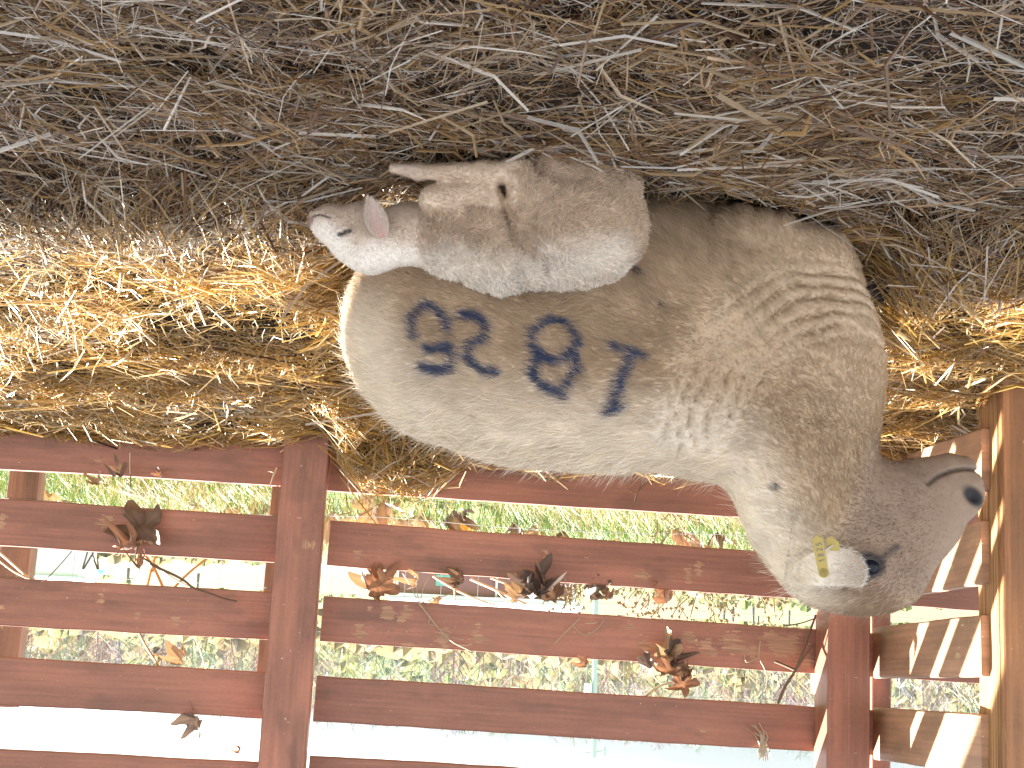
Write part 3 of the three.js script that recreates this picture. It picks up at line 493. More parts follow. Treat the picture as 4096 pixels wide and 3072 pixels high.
{
  const r = rng(9), arc = (amp) => { const st = []; for (let i = 0; i <= 6; i++) { const a = i / 6 * Math.PI * 1.15; st.push([Math.sin(a) * 0.55 + i * 0.03, (1 - Math.cos(a)) * 0.22 * amp, 1 - i * 0.12]); } return st; };
  coat(lambRoot, 'fleece', lambSkin, 120000, [hairGeo(arc(1), 4.5), hairGeo(arc(1), -4.5), hairGeo(arc(-0.5), 3), hairGeo([[0, 0, 1], [0.4, 0.05, 0.9], [1, 0.15, 0.1]])], r, (p, n, rnd, col, up) => {
    if (p.y < -0.08 || (n.z < -0.55 && rnd() < 0.7)) return null;
    const h = lambHead(p.x), foot = sstep(0.09, 0.07, p.y) * sstep(-0.02, 0.03, p.x) * (p.z > ZL + 0.06 ? 1 : 0), sm = Math.max(h, foot);
    const dir = V(-1, -0.5, 0.1); if (h > 0.3) dir.set(-1, 0.25, 0);
    const a = (fbm(p.x * 24, p.y * 24, p.z * 24, 2) - 0.5) * 7 + (rnd() - 0.5) * 1.2; dir.applyAxisAngle(n, a * (1 - sm * 0.85));
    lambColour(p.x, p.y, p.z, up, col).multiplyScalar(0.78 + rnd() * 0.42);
    return { dir, len: lerp(0.017, 0.0065, sm) * (0.6 + rnd() * 0.8), width: lerp(0.0014, 0.0008, sm) * (0.7 + rnd() * 0.6), lift: 0.25 + rnd() * 0.5 };
  });
  const ez = ZL + 0.062, root = atZ(826, 514, ez), tip = atZ(797, 431, ez + 0.01), ax = tip.clone().sub(root), L = ax.length(), pos = [], uv = [], idx = [], col = [];
  const nu = 16, nv = 8, side2 = V(ax.y, -ax.x, 0).normalize();
  for (const s of [1, -1]) for (let i = 0; i <= nu; i++) for (let j = 0; j <= nv; j++) {
    const t = i / nu, w = 0.021 * Math.pow(Math.sin(Math.PI * Math.pow(0.08 + 0.9 * t, 0.75)), 0.8), q = (j / nv - 0.5) * 2;
    const p = root.clone().addScaledVector(ax, t).addScaledVector(side2, q * w); p.z += 0.014 * q * q * (w / 0.021) + 0.02 * Math.sin(t * 2.2) * 0.5 + (s > 0 ? 0 : -0.003);
    pos.push(p.x - lambRoot.position.x, p.y - lambRoot.position.y, p.z - lambRoot.position.z);
    const pink = Math.exp(-((q * 1.3) ** 2)) * (1 - t * 0.8); if (s > 0) col.push(lerp(0.62, 0.52, pink), lerp(0.52, 0.29, pink), lerp(0.43, 0.24, pink)); else col.push(0.62, 0.53, 0.44);
  }
  const row = nv + 1, half = (nu + 1) * row; for (let s = 0; s < 2; s++) for (let i = 0; i < nu; i++) for (let j = 0; j < nv; j++) { const a = s * half + i * row + j; if (!s) idx.push(a, a + 1, a + row, a + 1, a + row + 1, a + row); else idx.push(a, a + row, a + 1, a + 1, a + row, a + row + 1); }
  const ear = mesh('ear', geo(pos, idx, null, col), new THREE.MeshPhysicalMaterial({ vertexColors: true, roughness: 0.9, side: THREE.DoubleSide, transmission: 0.25, thickness: 0 }), lambRoot);
  coat(lambRoot, 'ear_fur', ear, 5000, [hairGeo([[0, 0, 1], [0.4, 0.05, 0.9], [1, 0.15, 0.1]])], rng(13), (p, n, rnd, c2) => {
    const dr = ax.clone().normalize(), edge = Math.abs(p.clone().sub(root).dot(side2)); if (n.z > 0.3 && edge < 0.013 && rnd() < 0.75) return null;
    dr.addScaledVector(side2, (rnd() - 0.5) * 1.4); c2.setRGB(0.66, 0.58, 0.5).multiplyScalar(0.8 + rnd() * 0.4); return { dir: dr, len: 0.008 * (0.5 + rnd()), width: 0.0008, lift: 0.2 + rnd() * 0.4 };
  });
}

// ---------------------------------------------------------------- straw
function bed(x, z) {                                                    // height of the bedding
  let y = -0.04 + 0.012 * x + 0.05 * (fbm(x * 2.1, z * 2.1, 7, 3) - 0.5) + 0.03 * (fbm(x * 7, z * 7, 2, 2) - 0.5);
  const back = sstep(-3.35, -4.5, z), sides = Math.max(sstep(0.30, 0.5, x), sstep(-0.78, -0.92, x));
  y += 0.105 * sstep(-2.78, -3.06, z) * sides;
  y += back * (0.205 - 0.105 * sides + 0.035 * sstep(0.2, 1.0, x)) + 0.05 * sstep(-3.1, -3.6, z);
  y += (0.05 + 0.10 * sstep(0.1, 0.3, x)) * sstep(-3.85, -4.35, z) * (1 - sstep(0.45, 0.54, x)) * sstep(-0.95, -0.6, x);
  y += 0.03 * (fbm(x * 5, z * 5, 31, 2) - 0.5) * back;
  y -= 0.035 * Math.exp(-((x - 0.02) ** 2) / 0.09 - ((z + 2.66) ** 2) / 0.012) + 0.03 * Math.exp(-((x + 0.45) ** 2) / 0.06 - ((z + 2.9) ** 2) / 0.02);
  return y;
}
{
  const pos = [], idx = [], uv = [], nx = 150, nz = 110;
  for (let j = 0; j <= nz; j++) for (let i = 0; i <= nx; i++) { const x = -2.2 + 5.2 * i / nx, z = -4.56 + 4.4 * j / nz; pos.push(x, bed(x, z) - 0.02, z); uv.push(x, z); }
  for (let j = 0; j < nz; j++) for (let i = 0; i < nx; i++) { const a = j * (nx + 1) + i; idx.push(a, a + nx + 1, a + 1, a + 1, a + nx + 1, a + nx + 2); }
  const litter = pixels(1024, 1024, (u, v) => { const s = fbm(u * 60, v * 300, 1, 3) * 0.5 + fbm(u * 300, v * 60, 5, 3) * 0.5; return [0.20 + 0.5 * s, 0.13 + 0.36 * s, 0.07 + 0.22 * s].map((q) => q * 0.3); }, true);
  structure('straw_floor', geo(pos, idx, uv), std({ map: litter, roughness: 1 }));
}
const straw = new THREE.Group(); straw.name = 'straw_bedding'; straw.userData.kind = 'stuff'; tag(straw, 'loose golden straw bedding covering the floor of the pen', 'straw'); scene.add(straw);
const strawMat = new THREE.MeshPhysicalMaterial({ color: 0xffffff, roughness: 0.34, side: THREE.DoubleSide, transmission: 0.55, thickness: 0, specularIntensity: 1.0 });
function stalk(points, ridge) {                                         // a split stalk: two faces along a ridge, bent at the given points
  const pos = [], idx = []; points.forEach(([x, y, z, w], i) => { pos.push(x, y, z - w / 2, x, y + ridge * w, z, x, y, z + w / 2); if (i) { const a = (i - 1) * 3; idx.push(a, a + 1, a + 3, a + 1, a + 4, a + 3, a + 1, a + 2, a + 4, a + 2, a + 5, a + 4); } });
  return geo(pos, idx).toNonIndexed();
}
const stalks = [
  stalk([[-0.5, 0, 0, 0.9], [0.5, 0, 0, 1]], 0.35), stalk([[-0.5, -0.02, 0, 0.7], [0, 0.02, 2, 1], [0.5, -0.02, 0, 0.8]], 0.3),
  stalk([[-0.5, 0, 0, 0.8], [0.1, 0.03, 0, 1], [0.5, -0.08, 6, 0.8]], 0.4), stalk([[-0.5, 0.05, 0, 0.5], [-0.1, -0.02, -3, 1.1], [0.3, 0, 1, 0.9], [0.5, 0.05, 5, 0.3]], 0.2),
].map((g) => { g.computeVertexNormals(); return g; });
{
  const r = rng(21), L = stalks.map(() => ({ m: [], c: [] })), M = new THREE.Matrix4(), q = new THREE.Quaternion(), e = new THREE.Euler(0, 0, 0, 'YZX'), c = new THREE.Color();
  function put(x, y, z, yaw, pitch, roll, len, w, k, cc) { e.set(roll, yaw, pitch); q.setFromEuler(e); M.compose(V(x, y, z), q, V(len, Math.min(w * 1.2, len), w)); L[k].m.push(...M.elements); L[k].c.push(cc.r, cc.g, cc.b); }
  function colour(sunGold = 1) {
    const t = r(); if (t < 0.27) c.setRGB(0.54, 0.40, 0.24); else if (t < 0.52) c.setRGB(0.50, 0.31, 0.12); else if (t < 0.72) c.setRGB(0.27, 0.135, 0.055); else if (t < 0.90) c.setRGB(0.82, 0.75, 0.64); else c.setRGB(0.12, 0.055, 0.025);
    if (r() < sunGold) c.lerp(_c.setRGB(0.78, 0.50, 0.10), 0.62); c.multiplyScalar(0.6 + r() * 0.45); return c;  // sunlit gold painted into more stalks towards the back
  }
  // short broken bits, then matted stalks, then long loose ones on top
  for (const [total, l0, l1, lp, w0, w1, h0, h1, tilt, gap] of [[60000, 0.015, 0.06, 1.5, 0.0012, 0.0028, -0.016, 0.012, 0.5, 0.2], [78000, 0.045, 0.16, 1.6, 0.0017, 0.0045, -0.008, 0.03, 0.42, 0.75], [13000, 0.12, 0.26, 1.3, 0.0022, 0.006, 0.008, 0.045, 0.3, 0.9], [900, 0.14, 0.25, 1, 0.006, 0.0105, 0.012, 0.045, 0.25, 0.4]]) for (let i = 0; i < total; i++) {
    const z = -1.55 - 3.0 * Math.pow(r(), 0.85), x = (r() - 0.5) * 2 * (0.36 * -z + 0.55);
    if (x < -1.42 || z < -4.53) continue;
    const den = fbm(x * 5 + 3, z * 8, 14, 3); if (den < 0.52 && r() < gap * sstep(0.53, 0.45, den)) continue;
    const y0 = bed(x, z), slope = (bed(x + 0.05, z) - bed(x - 0.05, z)) / 0.1, slz = (bed(x, z + 0.05) - bed(x, z - 0.05)) / 0.1;
    const lie = fbm(x * 3.1, z * 3.1, 40, 2) * 9, yaw = lie + (r() + r() + r() - 1.5) * 1.5, len = l0 + (l1 - l0) * Math.pow(r(), lp), w = w0 + (w1 - w0) * Math.pow(r(), 2);
    const pitch = Math.atan(slope * Math.cos(yaw) - slz * Math.sin(yaw)) + (r() + r() - 1) * tilt;
    const y = y0 + h0 + (h1 - h0) * r() + 0.16 * len * Math.abs(Math.sin(pitch));
    if (z < -2.5 && z > -3.6 && x > -1.05 && x < 0.55) { if ((body(eweBones, x, y, z) < 0.02 && (r() > 0.03 || z < -3.05)) || (z > -3.0 && body(lambBones, x, y, z) < 0.02 && r() > 0.02)) continue; }
    colour(sstep(-2.85, -3.3, z) * 0.85); put(x, y, z, yaw, pitch, (r() - 0.5) * 2.4, len, w, Math.floor(r() * 4), c);
  }
  // stalks standing off the bank against the boards, and a tangle over its crest
  for (let i = 0; i < 4200; i++) {
    const x = -1.3 + r() * 2.9, z = -4.53 + 0.16 * r(), y = bed(x, z) + 0.004 + 0.028 * r() * r(); colour();
    put(x, y, Math.max(z, -4.5 + 0.088 * x), r() * 6.28, (r() - 0.5) * 1.5, r() * 6.28, 0.03 + 0.09 * r() * r(), 0.0012 + r() * 0.003, Math.floor(r() * 4), c);
  }
  L.forEach((l, k) => { const m = instanced('straw', stalks[k], strawMat, l.m.length / 16, straw); m.instanceMatrix.array.set(l.m); m.instanceColor = new THREE.InstancedBufferAttribute(new Float32Array(l.c), 3); });
}
// ---------------------------------------------------------------- outside: grass, leaves, weeds
const leafMat = new THREE.MeshPhysicalMaterial({ vertexColors: true, roughness: 0.75, side: THREE.DoubleSide, transmission: 0.3, thickness: 0 });
{
  const r = rng(71), blade = geo([-0.5, 0, 0, 0.5, 0, 0, -0.4, 0.45, 0.08, 0.4, 0.45, 0.08, -0.2, 0.8, 0.25, 0.2, 0.8, 0.25, 0, 1, 0.5], [0, 1, 2, 1, 3, 2, 2, 3, 4, 3, 5, 4, 4, 5, 6]);
  const n = 90000, m = instanced('grass', blade, new THREE.MeshPhysicalMaterial({ color: 0xffffff, roughness: 0.6, side: THREE.DoubleSide, transmission: 0.45, thickness: 0 }), n);
  tag(m, 'green and straw-coloured grass growing just behind the fence', 'grass');
  const M = new THREE.Matrix4(), q = new THREE.Quaternion(), e = new THREE.Euler(0, 0, 0, 'YXZ'), c = new THREE.Color();
  for (let i = 0; i < n; i++) {
    const near = i < 64000, d = near ? 5.4 + 5.2 * r() : 10.6 + 24 * r() * r(), x = (r() - 0.5) * 2 * (0.38 * d + 0.6), z = -d, patch = fbm(x * 1.1, z * 1.1, 4);
    if (near && x > 0.05 && x < 1.0 && d > 7.0 && d < 8.8 && r() < 0.72) { M.makeScale(0.001, 0.001, 0.001); M.setPosition(x, -1, z); m.setMatrixAt(i, M); m.setColorAt(i, c); continue; }
    const h = (near ? 0.05 + 0.13 * r() * r() + 0.07 * sstep(0.5, 0.7, patch) : 0.07 + 0.16 * r()) * (near ? 1 : 1.3);
    e.set((r() - 0.3) * 0.9, r() * 6.28, (r() - 0.5) * 0.7); q.setFromEuler(e); M.compose(V(x, land(x, z) - 0.004, z), q, V(near ? 0.004 + 0.004 * r() : 0.014, h, h)); m.setMatrixAt(i, M);
    const t = r(), dry = sstep(0.45, 0.7, patch) * 0.5; if (t < 0.22 + dry) c.setRGB(0.40, 0.32, 0.14); else c.setRGB(0.085 + 0.06 * r(), 0.17 + 0.07 * r(), 0.03); m.setColorAt(i, c);
  }
}
function leafGeo(sd, lobes, curl, tone) {                                // a dry lobed leaf, about 1 long, curling; stalk at the origin, tip along +y
  const r = rng(sd), nr = 7, na = 46, pos = [], col = [], idx = [], k = r() * 9;
  for (let i = 0; i <= nr; i++) for (let j = 0; j <= na; j++) {
    const a = j / na * 2 * Math.PI, th = a - Math.PI / 2, lob = Math.abs(Math.cos(a * lobes / 2)), R = (0.30 + 0.26 * Math.pow(lob, 2.2) + 0.16 * (noise3(j * 0.9, sd, 1) - 0.5) + 0.07 * (noise3(j * 2.3, sd, 5) - 0.5)) * (a < 0.3 || a > 5.98 ? 0.75 : 1), s = i / nr;
    let x = Math.cos(th) * R * s, y = 0.36 + Math.sin(th) * R * s, z = 0;
    z = curl * (1.9 * x * x + 1.3 * (y - 0.36) ** 2) + 0.13 * curl * Math.sin(x * 9 + k) * s + 0.10 * Math.sin(y * 13 + x * 5 + k) * s * s + 0.24 * (fbm(x * 4 + sd, y * 4, k, 2) - 0.5) + 0.10 * (fbm(x * 11 + sd, y * 11, k, 2) - 0.5) + 0.02 * Math.sin(a * lobes) * s;
    const fold = 0.7 * curl * Math.abs(x); x *= Math.cos(fold); z += Math.abs(x) * fold * 0.6;
    pos.push(x, y, z); const v = 0.75 + 0.5 * fbm(x * 9, y * 9, sd, 2), vein = lob > 0.93 && s > 0.1 ? 1.25 : 1; col.push(tone[0] * v * vein, tone[1] * v * vein, tone[2] * v * vein);
  }
  for (let i = 0; i < nr; i++) for (let j = 0; j < na; j++) { const a = i * (na + 1) + j; idx.push(a, a + na + 1, a + 1, a + 1, a + na + 1, a + na + 2); }
  const blade = geo(pos, idx, null, col), st = tube([V(0, 0.1, 0), V(0.02, -0.08, 0.03), V(0.06, -0.28, 0.05)], 0.016, 0.01, 4, 6); st.deleteAttribute('uv');
  st.setAttribute('color', new THREE.Float32BufferAttribute(new Array(st.attributes.position.count).fill(tone).flat(), 3));
  return mergeGeometries([blade, st]);
}
const BROWN = [0.15, 0.085, 0.05], RUST = [0.27, 0.13, 0.07], AMBER = [0.36, 0.215, 0.11], DARK = [0.12, 0.08, 0.06], PALE = [0.40, 0.27, 0.15];
const bfw = (px, py, off) => onPlane(px, py, BF.o.clone().addScaledVector(BF.n, off), BF.n);
let lseed = 100;
function leaf(at, size, rot, tilt, lobes, curl, tone, label, group) {
  const g = leafGeo(++lseed, lobes, curl, tone), l = mesh('dead_leaf', g, leafMat); l.position.copy(at); l.scale.setScalar(size); l.rotation.set(tilt[0], tilt[1], rot); tag(l, label, 'leaf', group); return l;
}
{ const px = 4.55 / FOCAL;
  for (const [x, y, off, size, rot, tilt, lobes, curl, tone, label] of [
    [296, 1186, 0.02, 118, 3.0, [0.1, 0.25], 5, 0.35, BROWN, 'largest dark brown dead leaf, spread flat against a fence board'],
    [262, 1192, 0.025, 62, 1.9, [0.5, 0.4], 5, 1.5, RUST, 'curled reddish dead leaf tucked beside the largest flat brown leaf'],
    [304, 1212, 0.03, 40, 0.4, [0.8, 0.3], 4, 1.6, RUST, 'small crumpled rust leaf at the start of a long bare twig'],
    [384, 1442, -0.02, 62, 0.1 + 3.0, [0.5, 0.5], 5, 1.3, AMBER, 'orange-brown curled leaf with a long pointed lobe, standing alone in a gap before grey trees'],
    [418, 1530, 0.01, 64, 0.2, [-0.5, 0.3], 5, 1.2, DARK, 'dark dead leaf with an orange lobe against white sky on a board edge'],
    [519, 1614, -0.02, 20, 0.5, [0.3, 0.9], 4, 1.2, RUST, 'tiny reddish leaf hanging against the white sky near a post'],
    [800, 1235, -0.03, 92, 0.5, [0.3, -0.3], 5, 1.1, RUST, 'big rust-coloured leaf curling in a fence gap, nearest the middle post'],
    [850, 1240, -0.05, 84, -0.9, [0.5, 0.6], 5, 1.4, AMBER, 'orange leaf folded beside the big rust leaf in a fence gap'],
    [902, 1238, -0.04, 48, 0.2, [0.2, 0.8], 4, 1.3, AMBER, 'narrow orange leaf with holes, in front of the pink building'],
    [1000, 1236, 0.0, 56, 0.15, [0.2, 0.9], 4, 1.9, BROWN, 'dark brown rolled leaf with a bright edge before the pink building'],
    [940, 1290, -0.06, 30, 0.5, [0.2, 0.2], 4, 1.2, AMBER, 'small orange leaf floating on a thin stem before the pink building'],
    [1120, 1262, -0.03, 76, 1.0, [0.6, -0.4], 5, 1.7, DARK, 'crumpled blackish leaf at the middle of the bramble tangle'],
    [1155, 1246, -0.02, 80, 0.2, [0.4, 0.4], 5, 1.5, DARK, 'wrinkled dark brown leaf wedged under a board in the bramble tangle'],
    [1108, 1300, -0.05, 55, 2.4, [0.3, 0.3], 5, 1.4, AMBER, 'orange scrap of leaf at the edge of the bramble tangle'],
    [1208, 1268, -0.03, 72, -0.4, [0.5, 0.2], 5, 1.6, BROWN, 'brown leaf in a pale tangle of stems next to the blackish leaves'],
    [1265, 1262, -0.04, 52, 0.6, [0.3, -0.5], 4, 1.5, DARK, 'dark shrivelled leaf on the last bramble stems before the bright road'],
    [1330, 1280, -0.05, 50, -1.1, [0.4, 0.3], 4, 1.4, BROWN, 'brown leaf hooked on weeds over the bright road'],
    [1450, 1283, -0.03, 48, -0.9, [0.4, 0.3], 4, 1.5, RUST, 'rolled red-brown leaf among fine weeds in a fence gap'],
    [1260, 1424, 0.01, 34, 0.4, [0.3, 0.5], 4, 1.5, RUST, 'small dark red leaf hanging beside the pale utility pole'],
    [1384, 1432, 0.01, 44, 1.3, [0.4, 0.3], 4, 1.7, DARK, 'thin dark rolled leaf lying along a board edge left of the leaf clump'],
    [1420, 1400, 0.03, 66, 1.0, [0.4, 0.2], 5, 1.2, PALE, 'pale sunlit leaf on top of the leaf clump on the worn board'],
    [1464, 1396, 0.03, 72, -0.6, [0.3, -0.3], 5, 1.3, DARK, 'dark leaf in the shadow of the leaf clump on the worn board'],
    [1436, 1432, 0.02, 60, 0.3, [0.5, 0.3], 5, 1.4, RUST, 'rust leaf in the middle of the clump on the worn board'],
    [1482, 1440, 0.02, 54, -0.4, [0.5, 0.1], 5, 1.4, BROWN, 'brown leaf at the side of the clump on the worn board'],
    [1462, 1462, -0.02, 66, 0.9, [0.2, 0.4], 5, 1.0, RUST, 'dark red leaf dangling from the clump over the grey trees'],
    [344, 1018, 0.01, 26, 0.6, [0.3, 0.5], 4, 1.4, RUST, 'small reddish leaf stuck to the board just above the straw'],
    [246, 1022, 0.05, 44, 1.4, [0.6, 0.2], 5, 1.3, BROWN, 'brown leaf caught in the gap beside the fallen weathered log'],
    [214, 1030, 0.05, 36, 0.2, [0.5, 0.4], 5, 1.3, AMBER, 'amber leaf caught in the gap by the grass next to the log'],
  ]) leaf(bfw(x, y, off), size * px, rot, tilt, lobes, curl, tone, label);
  const r = rng(81), nth = ['first', 'second', 'third', 'fourth', 'fifth', 'sixth', 'seventh', 'eighth', 'ninth', 'tenth', 'eleventh', 'twelfth', 'thirteenth', 'fourteenth', 'fifteenth', 'sixteenth', 'seventeenth', 'eighteenth', 'nineteenth', 'twentieth', 'last but one', 'last']; let mid = 0, left = 0;
  const spots = [[745, 1078, 100, AMBER], [775, 1100, 92, PALE], [800, 1072, 84, RUST], [838, 1092, 104, AMBER], [862, 1112, 84, RUST], [893, 1092, 80, PALE], [925, 1108, 92, AMBER], [958, 1098, 70, BROWN], [985, 1120, 74, PALE], [1010, 1116, 60, [0.6, 0.33, 0.05]], [1045, 1126, 50, RUST], [1078, 1130, 58, PALE], [1112, 1120, 60, BROWN], [1140, 1140, 54, RUST], [1170, 1134, 56, AMBER], [1205, 1144, 48, RUST], [1240, 1138, 50, BROWN], [1296, 1146, 46, AMBER], [1352, 1150, 40, RUST], [1455, 1120, 60, RUST], [1490, 1135, 76, AMBER], [1540, 1128, 60, BROWN], [100, 1040, 60, AMBER], [160, 1064, 56, PALE], [480, 1088, 60, AMBER], [520, 1092, 66, RUST], [565, 1095, 60, AMBER], [445, 1082, 46, PALE], [30, 1060, 44, BROWN]];
  for (const [x, y, s, t] of spots) { const d = ray(x, y), k = (0.05 - EYE.y) / d.y, p = EYE.clone().addScaledVector(d, k); p.y = land(p.x, p.z) + 0.11; leaf(p, s * -p.z / FOCAL * 1.05, r() * 6.28, [-1.1 + (r() - 0.5) * 1.2, (r() - 0.5) * 1.0], 5, 0.5 + r() * 0.9, t, x > 640 ? 'fallen dry leaf on the grass, ' + nth[mid++] + ' counted from the middle post' : 'fallen dry leaf on the grass around the log, ' + nth[left++] + ' of these', 'fallen leaves on the grass behind the fence'); }
}
const twigMat = (r, g, b) => std({ color: rgb(r, g, b), roughness: 0.7 });
const twDark = twigMat(0.14, 0.10, 0.07), twPale = twigMat(0.42, 0.35, 0.26), twOrange = twigMat(0.34, 0.20, 0.08), twWeed = twigMat(0.20, 0.17, 0.09);
const path = (pts, off) => pts.map(([x, y, o = 0]) => bfw(x, y, off + o));
const PX = 4.55 / FOCAL;
function twig(label, mat, off, ...branches) {                           // branches: [width px at the foot, at the tip, ...points]
  const t = thing('twig', label, 'twig', bfw(...branches[0][2], off).toArray());
  for (const [w0, w1, ...pts] of branches) { const g = tube(path(pts, off), w0 * PX / 2, w1 * PX / 2, 5); g.translate(-t.position.x, -t.position.y, -t.position.z); mesh('stem', g, mat, t); }
  return t;
}
twig('long dark bare twig running from the flat brown leaf to a worn board patch', twDark, 0.03, [7, 3, [305, 1204], [345, 1228], [372, 1240], [398, 1254], [417, 1269], [452, 1281], [482, 1292], [512, 1299]]);
twig('pair of orange stems crossing in a gap beyond the long twig', twOrange, -0.25, [9, 11, [310, 1196], [330, 1225], [352, 1272]], [6, 6, [338, 1196], [326, 1235], [318, 1268]]);
twig('straight orange stem slanting up to the right of the crossed stems', twOrange, -0.3, [6, 5, [372, 1274], [410, 1236], [456, 1200]]);
twig('white sunlit stem slanting behind the long dark twig', twPale, -0.15, [5, 4, [330, 1215], [372, 1248], [418, 1272]]);
twig('whitish stems crossing near the red post of the wire fence', twPale, -0.2, [7, 5, [-20, 1176], [24, 1215], [66, 1252]], [4, 3, [-10, 1205], [30, 1235], [60, 1250]]);
twig('thin bare stem leaning in front of the white shed', twDark, -0.2, [3, 2, [98, 1254], [130, 1220], [156, 1190]]);
twig('reddish bent twig standing before grey trees beside the orange leaf', twOrange, -0.02, [6, 5, [300, 1366], [318, 1400], [344, 1440]], [4, 3, [330, 1418], [334, 1414], [336, 1411]]);
twig('slender pale stem right of the orange leaf before grey trees', twPale, -0.04, [3, 2.5, [418, 1372], [432, 1402], [444, 1444]]);
twig('dry weed with fanned stems crossing the worn board by the middle post', twPale, 0.02, [4, 2, [905, 1303], [922, 1325], [948, 1358], [975, 1385], [1018, 1407]], [2, 2, [905, 1303], [888, 1268], [866, 1232]], [2, 2, [906, 1302], [900, 1268], [904, 1238]], [2, 2, [907, 1300], [918, 1262], [934, 1240]], [2, 2, [906, 1303], [942, 1292], [978, 1282]], [2, 1.5, [948, 1358], [968, 1364], [976, 1366]], [2, 1.5, [960, 1372], [990, 1380], [1002, 1382]], [2, 1.5, [985, 1392], [1010, 1394], [1020, 1390]], [2, 1.5, [930, 1332], [926, 1346], [938, 1352]]);
twig('white bramble stem sloping across the front of the pink building', twPale, -0.12, [7, 4, [936, 1244], [983, 1273], [1047, 1301], [1075, 1308]], [5, 3, [984, 1240], [982, 1280], [984, 1312]]);
twig('white bramble stem sloping from the dark rolled leaf to the tangle', twPale, -0.14, [8, 6, [1016, 1250], [1072, 1275], [1136, 1306]], [4, 3, [1070, 1274], [1086, 1290], [1096, 1304]], [6, 4, [1060, 1248], [1100, 1262], [1150, 1270]]);
twig('forked bare branch leaning on the boards beside the corner post', twDark, 0.03, [5, 7, [1762, 1328], [1748, 1368], [1718, 1448], [1696, 1482], [1680, 1520]], [3, 7, [1757, 1392], [1740, 1415], [1718, 1448]], [6, 7, [1672, 1428], [1696, 1438], [1718, 1448]], [3, 3, [1760, 1336], [1730, 1346], [1695, 1352]]);
twig('short sprig with pale buds in front of the worn board', twPale, 0.02, [3, 2, [1252, 1336], [1225, 1362], [1196, 1392]], [2.5, 2, [1238, 1352], [1262, 1372], [1290, 1358], [1304, 1340]], [2, 2, [1264, 1346], [1284, 1346], [1290, 1344]]);
twig('thin upright budded stem at the right of the leaf clump', twPale, 0.02, [2.5, 2, [1642, 1385], [1640, 1420], [1655, 1455], [1652, 1520]], [2, 2, [1608, 1414], [1612, 1430], [1640, 1420]]);
twig('curved pale straw stem arching over grey trees under the leaf clump', twPale, -0.03, [5, 4, [1380, 1515], [1430, 1480], [1500, 1468]], [3, 2, [1398, 1440], [1420, 1470], [1450, 1488]]);
twig('pale twigs with side shoots rising from the straw onto the lowest board', twPale, 0.05, [5, 3, [838, 1000], [842, 1040], [850, 1062]], [5, 3, [900, 1022], [912, 1048], [930, 1030], [940, 1014]], [4, 2, [898, 985], [905, 1030], [912, 1090]]);
twig('brown sprig standing against the lowest board behind her withers', twDark, 0.04, [4, 2, [1370, 1090], [1378, 1062], [1400, 1040]], [2, 1.5, [1376, 1068], [1356, 1052], [1345, 1030]], [2, 1.5, [1380, 1060], [1384, 1045], [1382, 1035]]);
twig('white forked twig against the lower board next to the middle post', twPale, 0.05, [4, 3, [598, 1010], [590, 1030], [582, 1058]], [3, 2, [590, 1020], [582, 1018], [578, 1018]]);
twig('dark straight stalk rising out of the straw through the lowest gap', twDark, 0.06, [3, 3, [282, 978], [282, 1010], [283, 1052]]);
